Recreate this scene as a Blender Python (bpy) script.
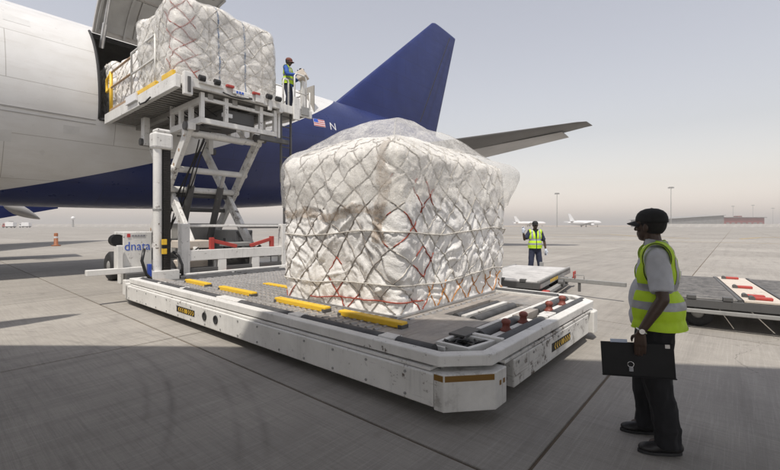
import bpy, bmesh, math, random
from math import sin, cos, pi, radians, sqrt, atan2
from mathutils import Vector, Matrix, noise
import numpy as np

for o in list(bpy.data.objects): bpy.data.objects.remove(o)
SC = bpy.context.scene
COL = SC.collection
random.seed(7)
NV = Vector

# ------------------------------------------------------------------ camera, sky, sun, exposure
H, F, CX, CY = 1.65, 404.0, 390.0, 225.0        # eye height, focal length and principal point in photo pixels
cam = bpy.data.cameras.new('camera'); camo = bpy.data.objects.new('camera', cam); COL.objects.link(camo)
camo.location = (0, 0, H); camo.rotation_euler = (radians(90), 0, 0)
cam.sensor_width = 36; cam.lens = 36 * F / 780; cam.shift_x = 0; cam.shift_y = -(235 - CY) / 780
cam.clip_start = 0.05; cam.clip_end = 9000
SC.camera = camo
HAZE = .0011
SUN_EL, SUN_H = radians(64.0), NV((-0.25, -0.968, 0))   # sun stands high behind the camera
w = bpy.data.worlds.new('World'); SC.world = w; w.use_nodes = True
wt = w.node_tree; wt.nodes.clear()
wo = wt.nodes.new('ShaderNodeOutputWorld'); wb = wt.nodes.new('ShaderNodeBackground')
sk = wt.nodes.new('ShaderNodeTexSky'); sk.sky_type = 'NISHITA'; sk.sun_disc = False
sk.sun_elevation = SUN_EL; sk.sun_rotation = atan2(SUN_H.x, SUN_H.y)
sk.air_density = 2.0; sk.dust_density = 0.9; sk.ozone_density = 1.0; sk.altitude = 0
hs = wt.nodes.new('ShaderNodeHueSaturation'); hs.inputs['Saturation'].default_value = 0.34
tint = wt.nodes.new('ShaderNodeMix'); tint.data_type = 'RGBA'; tint.blend_type = 'MULTIPLY'; tint.inputs[0].default_value = 1
tint.inputs[7].default_value = (1.03, .985, 1.03, 1)          # dust in the air takes the green out of the sky
wt.links.new(sk.outputs[0], hs.inputs['Color']); wt.links.new(hs.outputs[0], tint.inputs[6]); wt.links.new(tint.outputs[2], wb.inputs[0])
wb.inputs[1].default_value = 0.135
wt.links.new(wb.outputs[0], wo.inputs[0])
sl = bpy.data.lights.new('sun', 'SUN'); slo = bpy.data.objects.new('sun', sl); COL.objects.link(slo)
sl.energy = 4.0; sl.angle = radians(1.2); sl.color = (1.0, 0.94, 0.85)
sdir = NV((SUN_H.x * cos(SUN_EL), SUN_H.y * cos(SUN_EL), sin(SUN_EL))).normalized()
slo.rotation_euler = sdir.to_track_quat('Z', 'Y').to_euler(); slo.location = sdir * 60
SC.view_settings.view_transform = 'Standard'; SC.view_settings.look = 'None'
SC.view_settings.exposure = 0.0; SC.view_settings.gamma = 1.0; SC.view_settings.use_curve_mapping = False
SC.render.engine = 'CYCLES'
SC.cycles.max_bounces = 8; SC.cycles.transparent_max_bounces = 12

# ------------------------------------------------------------------ frames: loader axes v (x) and u (y)
TH = radians(49.5); C_, S_ = cos(TH), sin(TH); O = NV((0.667, 3.13, 0))
EV = NV((C_, S_, 0)); EU = NV((-S_, C_, 0))
def LW(v, u, z=0): return O + EV * v + EU * u + NV((0, 0, z))
def ground(px, py, z=0):                           # photo pixel on the level z -> world
    d = (H - z) * F / (py - CY); return NV(((px - CX) / F * d, d, z))
def atdist(px, py, d): return NV(((px - CX) / F * d, d, H - (py - CY) / F * d))

# ------------------------------------------------------------------ materials
def nd(t, ty, **k):
    n = t.nodes.new(ty)
    for a, b in k.items():
        if a in n.inputs: n.inputs[a].default_value = b
        else: setattr(n, a, b)
    return n
def ramp(t, fac, stops):
    r = t.nodes.new('ShaderNodeValToRGB'); e = r.color_ramp.elements
    while len(e) < len(stops): e.new(0.5)
    for i, (p, c) in enumerate(stops):
        e[i].position = p; e[i].color = (c, c, c, 1) if isinstance(c, (int, float)) else (*c[:3], 1)
    t.links.new(fac, r.inputs[0]); return r.outputs[0]
def mixc(t, fac, a, b, mode='MIX'):
    m = t.nodes.new('ShaderNodeMix'); m.data_type = 'RGBA'; m.blend_type = mode
    for i, x in ((0, fac), (6, a), (7, b)):
        if hasattr(x, 'default_value') and hasattr(x, 'links'): t.links.new(x, m.inputs[i])
        elif isinstance(x, (int, float)): m.inputs[i].default_value = x if i == 0 else (x, x, x, 1)
        else: m.inputs[i].default_value = (*x[:3], 1)
    return m.outputs[2]
def math_(t, op, a, b=None, c=None):
    m = t.nodes.new('ShaderNodeMath'); m.operation = op
    for i, x in enumerate((a, b, c)):
        if x is None: continue
        if hasattr(x, 'links'): t.links.new(x, m.inputs[i])
        else: m.inputs[i].default_value = x
    return m.outputs[0]
MATS = {}
def base(name, col=(.5, .5, .5), rough=.5, metal=0.0, spec=.5):
    m = bpy.data.materials.new(name); m.use_nodes = True; t = m.node_tree
    b = t.nodes['Principled BSDF']; b.inputs['Base Color'].default_value = (*col, 1)
    b.inputs['Roughness'].default_value = rough; b.inputs['Metallic'].default_value = metal
    b.inputs['Specular IOR Level'].default_value = spec
    MATS[name] = m; return m, t, b
def coords(t, scale=(1, 1, 1), kind='Object', rot=(0, 0, 0)):
    c = t.nodes.new('ShaderNodeTexCoord'); mp = t.nodes.new('ShaderNodeMapping')
    mp.inputs['Scale'].default_value = scale; mp.inputs['Rotation'].default_value = rot
    t.links.new(c.outputs[kind], mp.inputs[0]); return mp.outputs[0]
def noise_(t, vec, scale, detail=4, rough=.55, dist=0.0):
    n = nd(t, 'ShaderNodeTexNoise', Scale=scale, Detail=detail, Roughness=rough, Distortion=dist)
    t.links.new(vec, n.inputs['Vector']); return n.outputs[0]
def bump(t, b, h, strength=.3, dist=.01):
    n = nd(t, 'ShaderNodeBump', Strength=strength, Distance=dist)
    t.links.new(h, n.inputs['Height']); t.links.new(n.outputs[0], b.inputs['Normal']); return n
def painted(name, col, rough=.45, chips=.5, chipcol=(.10, .075, .06), dirt=.35, metal=0, chipscale=9):
    """worn paint: dirt film, streaks and chips"""
    m, t, b = base(name, col, rough, metal)
    v = coords(t)
    n1 = noise_(t, v, 2.2, 6, .65); d = ramp(t, n1, [(.36, 0), (.72, 1)])
    c = mixc(t, math_(t, 'MULTIPLY', d, dirt), col, tuple(x * .55 + y for x, y in zip(col, (.05, .042, .032))))
    n3 = noise_(t, coords(t, (14, 14, 1.2)), 1.3, 4, .6); s = ramp(t, n3, [(.56, 0), (.74, 1)])
    c = mixc(t, math_(t, 'MULTIPLY', s, dirt * .7), c, tuple(x * .5 for x in col))
    n5 = noise_(t, coords(t, (1.0, 1.0, 34)), 1.6, 5, .7); sc5 = ramp(t, n5, [(.60, 0), (.66, 1)])
    c = mixc(t, math_(t, 'MULTIPLY', math_(t, 'MULTIPLY', sc5, ramp(t, noise_(t, v, 1.7, 2), [(.48, 0), (.62, 1)])), min(.6, .28 * chips)), c, tuple(x * .6 + y * .4 for x, y in zip(chipcol, (.2, .17, .14))))
    n2 = noise_(t, v, chipscale, 5, .75); k = ramp(t, n2, [(.66 - .06 * chips, 0), (.70 - .05 * chips, 1)])
    n4 = noise_(t, v, 1.1, 2); k = math_(t, 'MULTIPLY', k, ramp(t, n4, [(.45, 0), (.62, 1)]))
    c = mixc(t, k, c, chipcol)
    t.links.new(c, b.inputs['Base Color'])
    r = ramp(t, n1, [(.3, max(0, rough - .12)), (.75, min(1, rough + .2))]); t.links.new(r, b.inputs['Roughness'])
    bump(t, b, noise_(t, v, 60, 3), .06, .004)
    return m
def plain(name, col, rough=.5, metal=0, var=.25, scale=8, bmp=.1, bscale=60, spec=.5):
    m, t, b = base(name, col, rough, metal, spec); v = coords(t)
    n = noise_(t, v, scale, 5, .6)
    c = mixc(t, ramp(t, n, [(.3, 0), (.75, 1)]), tuple(x * (1 - var) for x in col), tuple(min(1, x * (1 + var * .6)) for x in col))
    t.links.new(c, b.inputs['Base Color'])
    if bmp: bump(t, b, noise_(t, v, bscale, 4), bmp, .005)
    return m
painted('white_paint', (.74, .73, .70), .42, 1.1, dirt=.5)
painted('white_paint_worn', (.70, .69, .66), .5, 2.2, dirt=.8)
painted('yellow_paint', (.80, .50, .03), .45, .6, dirt=.3)
painted('amber_marking', (.20, .10, .010), .5, .8)
painted('red_paint', (.42, .045, .035), .5, .6, dirt=.4)
painted('red_cone', (.20, .05, .035), .55, .6, dirt=.5)
painted('grey_paint', (.30, .30, .29), .5, .8, dirt=.5)
painted('dark_frame', (.085, .085, .085), .5, .6, chipcol=(.25, .23, .2))
painted('cream_plate', (.62, .55, .47), .55, .8, dirt=.4)
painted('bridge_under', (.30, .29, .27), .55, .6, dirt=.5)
plain('rubber', (.025, .025, .026), .75, 0, .4, 20, .25, 90)
plain('roller_rubber', (.075, .075, .077), .62, 0, .45, 6, .2, 70)
plain('roller_steel', (.36, .35, .34), .42, .25, .3, 12, .1)
plain('pale_roller', (.50, .49, .48), .5, .1, .3, 3, .1)
plain('black_plastic', (.011, .011, .012), .55, 0, .3, 10, .05, 60, .3)
plain('black_rough', (.03, .03, .031), .8, 0, .3, 10, .1)
plain('chain', (.055, .05, .046), .55, .5, .5, 40, .2)
plain('aluminium', (.60, .60, .60), .38, .85, .2, 5, .05)
plain('blue_paint', (.03, .08, .42), .45, 0, .2)
plain('text_blue', (.03, .10, .50), .45, 0, .05, bmp=0)
plain('text_red', (.5, .04, .04), .45, 0, .05, bmp=0)
plain('text_grey', (.25, .25, .27), .45, 0, .05, bmp=0)
plain('decal_white', (.75, .75, .75), .45, 0, .05, bmp=0)
plain('rope', (.58, .55, .50), .85, 0, .35, 30, .4, 220)
plain('rope_dark', (.33, .30, .27), .85, 0, .35, 30, .4, 220)
plain('rope_red', (.36, .075, .045), .8, 0, .35, 30, .4, 220)
plain('rope_orange', (.52, .22, .05), .8, 0, .35, 30, .4, 220)
plain('strap_blue', (.10, .17, .30), .7, 0, .2)
plain('brown_tape', (.40, .27, .17), .45, 0, .35, 9, .15, 40)
plain('dark_skin', (.060, .033, .021), .48, 0, .25, 12, .12, 160)
plain('hair', (.012, .010, .009), .8, 0, .3, 40, .5, 200)
plain('cap_black', (.016, .016, .016), .85, 0, .3, 40, .3, 260)
plain('cap_brown', (.16, .05, .035), .8, 0, .3, 30, .2)
plain('hivis', (.50, .74, .02), .62, 0, .14, 7, .22, 45)
plain('reflective', (.34, .35, .37), .36, .25, .15, 20, .1)
plain('shirt_grey', (.50, .515, .55), .85, 0, .14, 9, .2, 300)
plain('uniform_navy', (.020, .026, .055), .85, 0, .2, 9, .2, 300)
plain('uniform_blue', (.025, .09, .36), .8, 0, .2, 9, .2, 300)
plain('trousers_black', (.008, .008, .010), .85, 0, .3, 9, .25, 300)
plain('shoe_black', (.014, .013, .013), .5, 0, .3, 14, .1)
plain('glove', (.55, .60, .68), .8, 0, .15, 20, .2)
plain('watch_steel', (.6, .6, .6), .25, 1, .1, 20, 0)
plain('paper', (.55, .62, .75), .8, 0, .08, 6, 0)
plain('hall_grey', (.20, .20, .20), .8, 0, .25, .4, 0)
plain('hall_red', (.20, .035, .035), .7, 0, .2, .4, 0)
plain('fence_pale', (.50, .48, .45), .8, 0, .2, .3, 0)
plain('sand', (.42, .34, .26), .95, 0, .2, .05, 0)
plain('line_yellow', (.60, .40, .10), .75, 0, .35, 3, 0)
plain('sealant', (.105, .085, .07), .9, 0, .4, 2, .1)
plain('glass_dark', (.03, .035, .04), .12, 0, .1, 3, 0)
plain('far_white', (.78, .78, .78), .4, 0, .05, 1, 0)
plain('bollard_orange', (.32, .11, .04), .6, 0, .3, 6, .1)
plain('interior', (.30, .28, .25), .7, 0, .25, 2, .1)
plain('hose', (.012, .012, .012), .4, 0, .3, 10, .05)

def deck_steel():
    m, t, b = base('deck_steel', (.30, .28, .26), .55, .1); v = coords(t)
    n = noise_(t, v, 1.6, 7, .68, .6); n2 = noise_(t, v, 7, 5, .7)
    c = mixc(t, ramp(t, n, [(.34, 0), (.66, 1)]), (.24, .23, .22), (.40, .355, .31))
    c = mixc(t, ramp(t, n2, [(.5, 0), (.72, 1)]), c, (.44, .41, .38))
    n3 = noise_(t, coords(t, (.5, 9, 1)), 3, 4, .6)
    c = mixc(t, math_(t, 'MULTIPLY', ramp(t, n3, [(.55, 0), (.7, 1)]), .45), c, (.075, .065, .055))
    t.links.new(c, b.inputs['Base Color'])
    t.links.new(ramp(t, n2, [(.3, .38), (.7, .7)]), b.inputs['Roughness'])
    bump(t, b, n2, .25, .006)
deck_steel()
def dark_deck():
    m, t, b = base('dolly_deck', (.12, .12, .12), .55, .3); v = coords(t)
    n2 = noise_(t, v, 6, 6, .7)
    c = mixc(t, ramp(t, n2, [(.35, 0), (.7, 1)]), (.065, .065, .065), (.21, .20, .19))
    t.links.new(c, b.inputs['Base Color']); bump(t, b, n2, .2, .006)
dark_deck()

def concrete(name, joints):
    m, t, b = base(name, (.4, .38, .35), .85, 0, .3)
    g = t.nodes.new('ShaderNodeNewGeometry')
    mp = t.nodes.new('ShaderNodeMapping'); mp.vector_type = 'POINT'
    mp.inputs['Rotation'].default_value = (0, 0, -TH)
    t.links.new(g.outputs['Position'], mp.inputs[0]); P = mp.outputs[0]
    def sc(s):
        q = t.nodes.new('ShaderNodeMapping'); q.inputs['Scale'].default_value = s
        t.links.new(P, q.inputs[0]); return q.outputs[0]
    big = noise_(t, P, .16, 6, .6); mid = noise_(t, P, 1.1, 7, .68, .4); fine = noise_(t, P, 26, 4, .7)
    streak = noise_(t, sc((.25, 3.0, 1)), 1.2, 6, .65); broom = noise_(t, sc((130, 1.5, 1)), 1, 3, .7)
    broom2 = noise_(t, sc((2, 160, 1)), 1, 2, .6)
    c = mixc(t, ramp(t, big, [(.3, 0), (.7, 1)]), (.30, .278, .246), (.41, .384, .346))
    c = mixc(t, math_(t, 'MULTIPLY', ramp(t, mid, [(.40, 0), (.75, 1)]), .55), c, (.23, .213, .196))
    c = mixc(t, math_(t, 'MULTIPLY', ramp(t, streak, [(.48, 0), (.75, 1)]), .5), c, (.165, .152, .137))
    c = mixc(t, math_(t, 'MULTIPLY', ramp(t, fine, [(.45, 0), (.8, 1)]), .25), c, (.2, .188, .172))
    c = mixc(t, math_(t, 'MULTIPLY', ramp(t, broom, [(.35, 0), (.7, 1)]), .34), c, (.20, .19, .175))
    # hand-tool marks and grit
    tool = noise_(t, sc((34, .9, 1)), 1, 4, .75); tool2 = noise_(t, sc((1.3, 46, 1)), 1, 4, .75)
    c = mixc(t, math_(t, 'MULTIPLY', ramp(t, tool, [(.47, 0), (.72, 1)]), .40), c, (.15, .14, .126))
    c = mixc(t, math_(t, 'MULTIPLY', ramp(t, tool2, [(.50, 0), (.72, 1)]), .26), c, (.52, .49, .45))
    grit = noise_(t, P, 95, 3, .8)
    c = mixc(t, math_(t, 'MULTIPLY', ramp(t, grit, [(.56, 0), (.70, 1)]), .35), c, (.14, .13, .118))
    vo = nd(t, 'ShaderNodeTexVoronoi', Scale=.33); vo.feature = 'DISTANCE_TO_EDGE'; vw = t.nodes.new('ShaderNodeVectorMath'); vw.operation = 'ADD'
    nw = nd(t, 'ShaderNodeTexNoise', Scale=1.7, Detail=6); t.links.new(P, nw.inputs['Vector']); t.links.new(P, vw.inputs[0]); t.links.new(nw.outputs['Color'], vw.inputs[1]); t.links.new(vw.outputs[0], vo.inputs['Vector'])
    ck = math_(t, 'MULTIPLY', ramp(t, vo.outputs[0], [(.0, 1), (.004, 0)]), ramp(t, noise_(t, P, .22, 3), [(.55, 0), (.62, 1)]))
    c = mixc(t, math_(t, 'MULTIPLY', ck, .6), c, (.10, .09, .08))
    # oil spots
    sp = noise_(t, P, 2.4, 3, .5); sp2 = noise_(t, P, .35, 2)
    k = math_(t, 'MULTIPLY', ramp(t, sp, [(.66, 0), (.72, 1)]), ramp(t, sp2, [(.5, 0), (.65, 1)]))
    c = mixc(t, math_(t, 'MULTIPLY', k, .5), c, (.10, .09, .08))
    # tyre marks: thin dark arcs of turning wheels and straight runs
    sep = t.nodes.new('ShaderNodeSeparateXYZ'); t.links.new(g.outputs['Position'], sep.inputs[0])
    brk = ramp(t, noise_(t, P, .8, 4, .6), [(.42, 0), (.62, 1)])
    for (cx, cy, r, wd, s) in ((-6.5, 1.2, 5.15, .05, .5), (-6.5, 1.2, 4.95, .05, .4), (-6.3, 1.0, 5.75, .05, .4), (-6.3, 1.0, 5.55, .05, .3), (-9, -4, 9.6, .05, .35), (-9, -4, 9.75, .05, .3), (-9, -4, 9.9, .05, .3), (9, 20, 13.5, .16, .3), (9, 20, 12.2, .16, .26), (-10.5, 3.2, 6.9, .09, .3),
                             (40, 60, 52, .25, .3), (40, 60, 48, .25, .25), (-30, 60, 45, .22, .25), (1, 70, 47, .3, .3)):
        dx = math_(t, 'SUBTRACT', sep.outputs[0], cx); dy = math_(t, 'SUBTRACT', sep.outputs[1], cy)
        rr = math_(t, 'SQRT', math_(t, 'ADD', math_(t, 'MULTIPLY', dx, dx), math_(t, 'MULTIPLY', dy, dy)))
        a = math_(t, 'ABSOLUTE', math_(t, 'SUBTRACT', rr, r))
        f = math_(t, 'MULTIPLY', math_(t, 'SUBTRACT', 1.0, math_(t, 'MINIMUM', math_(t, 'DIVIDE', a, wd), 1.0)), s)
        c = mixc(t, math_(t, 'MULTIPLY', f, brk), c, (.12, .11, .105))
    oi = t.nodes.new('ShaderNodeObjectInfo')
    if not joints:
        tone = math_(t, 'MULTIPLY_ADD', oi.outputs['Random'], .16, .92)
        cc = t.nodes.new('ShaderNodeVectorMath'); cc.operation = 'SCALE'
        t.links.new(c, cc.inputs[0]); t.links.new(tone, cc.inputs['Scale']); c = cc.outputs[0]
    else:
        br = nd(t, 'ShaderNodeTexBrick', Scale=1.0); br.offset = 0; br.inputs['Brick Width'].default_value = 5.2
        br.inputs['Row Height'].default_value = 5.2; br.inputs['Mortar Size'].default_value = .03
        br.inputs['Color1'].default_value = (1, 1, 1, 1); br.inputs['Color2'].default_value = (.86, .86, .86, 1); br.inputs['Mortar'].default_value = (.46, .38, .30, 1)
        sh = t.nodes.new('ShaderNodeMapping'); o2 = NV((O.x * C_ + O.y * S_, -O.x * S_ + O.y * C_, 0))
        sh.inputs['Location'].default_value = (-(o2.x - .35), -(o2.y - .47), 0); t.links.new(P, sh.inputs[0])
        t.links.new(sh.outputs[0], br.inputs['Vector'])
        c = mixc(t, 1.0, c, br.outputs[0], 'MULTIPLY')
    t.links.new(c, b.inputs['Base Color'])
    h = math_(t, 'ADD', math_(t, 'MULTIPLY', broom, .6), math_(t, 'MULTIPLY', fine, .5))
    bump(t, b, math_(t, 'ADD', h, math_(t, 'MULTIPLY', broom2, .25)), .35, .006)
concrete('concrete_slab', False); concrete('concrete_far', True)

def aircraft_skin():
    m, t, b = base('aircraft_skin', (.7, .7, .69), .3, 0, .5)
    tc = t.nodes.new('ShaderNodeTexCoord'); sep = t.nodes.new('ShaderNodeSeparateXYZ')
    t.links.new(tc.outputs['Object'], sep.inputs[0]); v, z = sep.outputs[0], sep.outputs[2]
    # painted livery: a blue belly that sweeps up towards the tail (local x runs aft, z from the ground)
    q = math_(t, 'ADD', math_(t, 'ADD', 3.03, math_(t, 'MULTIPLY', v, .28)), math_(t, 'MULTIPLY', math_(t, 'MULTIPLY', v, v), .0135))
    vneg = math_(t, 'LESS_THAN', v, -6.0)
    k = math_(t, 'GREATER_THAN', q, z); k = math_(t, 'MULTIPLY', k, math_(t, 'SUBTRACT', 1.0, vneg))
    k = math_(t, 'MAXIMUM', k, math_(t, 'LESS_THAN', z, 2.35))
    k = math_(t, 'MAXIMUM', k, math_(t, 'GREATER_THAN', v, 16.0))
    n = noise_(t, tc.outputs['Object'], .9, 6, .6); n2 = noise_(t, tc.outputs['Object'], 4, 5, .6)
    mp = t.nodes.new('ShaderNodeMapping'); mp.inputs['Scale'].default_value = (.5, .5, 3); t.links.new(tc.outputs['Object'], mp.inputs[0])
    st = noise_(t, mp.outputs[0], 1.5, 5, .65)
    wc = mixc(t, ramp(t, n, [(.35, 0), (.7, 1)]), (.72, .715, .70), (.64, .63, .605))
    wc = mixc(t, math_(t, 'MULTIPLY', ramp(t, st, [(.5, 0), (.75, 1)]), .35), wc, (.50, .47, .43))
    bc = mixc(t, ramp(t, n, [(.35, 0), (.7, 1)]), (.012, .022, .105), (.022, .036, .14))
    c = mixc(t, k, wc, bc)
    # panel seams from the UV map in metres
    uvn = t.nodes.new('ShaderNodeUVMap'); br = nd(t, 'ShaderNodeTexBrick', Scale=1.0); br.offset = .37
    br.inputs['Brick Width'].default_value = 4.2; br.inputs['Row Height'].default_value = 1.55; br.inputs['Mortar Size'].default_value = .011
    br.inputs['Mortar Smooth'].default_value = .3
    br.inputs['Color1'].default_value = (1, 1, 1, 1); br.inputs['Color2'].default_value = (.965, .965, .965, 1); br.inputs['Mortar'].default_value = (.62, .6, .58, 1)
    t.links.new(uvn.outputs[0], br.inputs['Vector'])
    c = mixc(t, 1.0, c, br.outputs[0], 'MULTIPLY')
    t.links.new(c, b.inputs['Base Color'])
    t.links.new(ramp(t, n2, [(.3, .26), (.75, .42)]), b.inputs['Roughness'])
    hgt = math_(t, 'SUBTRACT', math_(t, 'MULTIPLY', n, .6), math_(t, 'MULTIPLY', br.outputs['Fac'], .5))
    bump(t, b, hgt, .12, .03)
aircraft_skin()
def tail_skin():
    m, t, b = base('tail_blue', (.014, .026, .125), .42, 0, .25); v = coords(t)
    sp = t.nodes.new('ShaderNodeSeparateXYZ'); t.links.new(v, sp.inputs[0]); cb = t.nodes.new('ShaderNodeCombineXYZ'); t.links.new(sp.outputs[0], cb.inputs[0]); t.links.new(sp.outputs[2], cb.inputs[1])
    br = nd(t, 'ShaderNodeTexBrick', Scale=1.0); br.offset = .4; br.inputs['Brick Width'].default_value = 2.6; br.inputs['Row Height'].default_value = 1.4; br.inputs['Mortar Size'].default_value = .014
    br.inputs['Color1'].default_value = (1, 1, 1, 1); br.inputs['Color2'].default_value = (.9, .9, .92, 1); br.inputs['Mortar'].default_value = (.55, .55, .6, 1); t.links.new(cb.outputs[0], br.inputs['Vector'])
    n = noise_(t, v, .8, 6, .65); mp = t.nodes.new('ShaderNodeMapping'); mp.inputs['Scale'].default_value = (.35, 1, 2.2); t.links.new(v, mp.inputs[0]); s = noise_(t, mp.outputs[0], 1.4, 5, .65)
    c = mixc(t, ramp(t, n, [(.3, 0), (.75, 1)]), (.011, .021, .108), (.019, .033, .145)); c = mixc(t, math_(t, 'MULTIPLY', ramp(t, s, [(.52, 0), (.75, 1)]), .35), c, (.05, .06, .13))
    c = mixc(t, 1.0, c, br.outputs[0], 'MULTIPLY'); t.links.new(c, b.inputs['Base Color']); t.links.new(ramp(t, s, [(.3, .34), (.75, .55)]), b.inputs['Roughness'])
tail_skin()
plain('wing_metal', (.115, .112, .108), .5, .15, .2, .5, .05, 4)
plain('belly_metal', (.42, .41, .40), .45, .2, .2, .5, .05, 4)
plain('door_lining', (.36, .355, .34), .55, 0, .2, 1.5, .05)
plain('panel_white', (.655, .65, .63), .36, 0, .12, 1.5, .03)
plain('door_gap', (.015, .015, .016), .7, 0, .2)

def tarp():
    m, t, b = base('tarpaulin', (.7, .69, .67), .42, 0, .5); v = coords(t)
    n = noise_(t, v, 1.3, 5, .6); n2 = noise_(t, v, 5.5, 6, .65, 1.2)
    vo = nd(t, 'ShaderNodeTexVoronoi', Scale=9.0); vo.feature = 'DISTANCE_TO_EDGE'
    vd = t.nodes.new('ShaderNodeVectorMath'); vd.operation = 'ADD'
    nn = nd(t, 'ShaderNodeTexNoise', Scale=3.0, Detail=4); t.links.new(v, nn.inputs['Vector'])
    sc = t.nodes.new('ShaderNodeVectorMath'); sc.operation = 'SCALE'; sc.inputs['Scale'].default_value = .5
    t.links.new(nn.outputs['Color'], sc.inputs[0]); t.links.new(v, vd.inputs[0]); t.links.new(sc.outputs[0], vd.inputs[1])
    t.links.new(vd.outputs[0], vo.inputs['Vector'])
    c = mixc(t, ramp(t, n, [(.35, 0), (.7, 1)]), (.86, .85, .83), (.77, .745, .71))
    c = mixc(t, math_(t, 'MULTIPLY', ramp(t, n2, [(.58, 0), (.78, 1)]), .4), c, (.52, .46, .39))
    t.links.new(c, b.inputs['Base Color'])
    t.links.new(ramp(t, n2, [(.3, .32), (.7, .55)]), b.inputs['Roughness'])
    cr = noise_(t, v, 3.6, 3, .55, 2.6); cr2 = noise_(t, v, 9.5, 2, .5, 1.8)
    def crease(x): return ramp(t, math_(t, 'ABSOLUTE', math_(t, 'SUBTRACT', x, .5)), [(0, 1), (.05, .35), (.16, 0)])
    h = math_(t, 'ADD', crease(cr), math_(t, 'MULTIPLY', crease(cr2), .45))
    h = math_(t, 'ADD', h, math_(t, 'MULTIPLY', n2, .4))
    bump(t, b, h, .22, .016)
tarp()
def film():
    m, t, b = base('plastic_film', (.82, .81, .79), .22, 0, .5); v = coords(t)
    n = noise_(t, v, 3.2, 7, .7, 1.5); n2 = noise_(t, v, 1.1, 4)
    cr = noise_(t, v, 2.6, 3, .55, 3.0); cr2 = noise_(t, v, 8.0, 2, .5, 2.2)
    def crease(x): return ramp(t, math_(t, 'ABSOLUTE', math_(t, 'SUBTRACT', x, .5)), [(0, 1), (.04, .3), (.15, 0)])
    ch = math_(t, 'ADD', crease(cr), math_(t, 'MULTIPLY', crease(cr2), .6))
    bump(t, b, math_(t, 'ADD', ch, math_(t, 'MULTIPLY', n, .5)), .38, .022); b.inputs['Roughness'].default_value = .2
    out = [x for x in t.nodes if x.type == 'OUTPUT_MATERIAL'][0]
    tr = t.nodes.new('ShaderNodeBsdfTransparent'); tr.inputs[0].default_value = (.97, .965, .95, 1)
    tl = t.nodes.new('ShaderNodeBsdfTranslucent'); tl.inputs[0].default_value = (.8, .79, .77, 1)
    ms0 = t.nodes.new('ShaderNodeMixShader'); ms0.inputs[0].default_value = .4
    t.links.new(b.outputs[0], ms0.inputs[1]); t.links.new(tl.outputs[0], ms0.inputs[2])
    ms = t.nodes.new('ShaderNodeMixShader')
    f = ramp(t, n, [(.36, .15), (.52, .28), (.70, .60)]); f = math_(t, 'MINIMUM', math_(t, 'ADD', f, math_(t, 'MULTIPLY', ch, .16)), .9); t.links.new(f, ms.inputs[0])
    t.links.new(tr.outputs[0], ms.inputs[1]); t.links.new(ms0.outputs[0], ms.inputs[2]); t.links.new(ms.outputs[0], out.inputs[0])
film()
def film_brown():
    m, t, b = base('brown_film', (.46, .37, .29), .25, 0, .5); v = coords(t)
    n = noise_(t, v, 5, 6, .7, 1.2); bump(t, b, n, .6, .03)
    out = [x for x in t.nodes if x.type == 'OUTPUT_MATERIAL'][0]
    tr = t.nodes.new('ShaderNodeBsdfTransparent'); ms = t.nodes.new('ShaderNodeMixShader')
    t.links.new(ramp(t, n, [(.35, .0), (.5, .45), (.68, .8)]), ms.inputs[0])
    t.links.new(tr.outputs[0], ms.inputs[1]); t.links.new(b.outputs[0], ms.inputs[2]); t.links.new(ms.outputs[0], out.inputs[0])
film_brown()

# ------------------------------------------------------------------ object helpers
def link(name, me, mat=None, parent=None, smooth=False, bevel=0):
    o = bpy.data.objects.new(name, me); COL.objects.link(o)
    if mat:
        if not me.materials: me.materials.append(MATS[mat])
    if parent: o.parent = parent
    if smooth and me.polygons: me.polygons.foreach_set('use_smooth', [True] * len(me.polygons))
    if bevel:
        b = o.modifiers.new('bevel', 'BEVEL'); b.width = bevel; b.segments = 2; b.limit_method = 'ANGLE'; b.angle_limit = radians(40)
    return o
def empty(name, loc=(0, 0, 0), rz=0):
    o = bpy.data.objects.new(name, None); COL.objects.link(o); o.location = loc; o.rotation_euler = (0, 0, rz)
    o.empty_display_size = .2; return o
def tag(o, label=None, cat=None, group=None, kind=None):
    for k, x in (('label', label), ('category', cat), ('group', group), ('kind', kind)):
        if x: o[k] = x
    return o
def children(o): return [c for c in bpy.data.objects if c.parent == o]
def copy_tree(o, parent=None):
    c = o.copy(); COL.objects.link(c); c.parent = parent
    for ch in children(o): copy_tree(ch, c)
    return c
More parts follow.
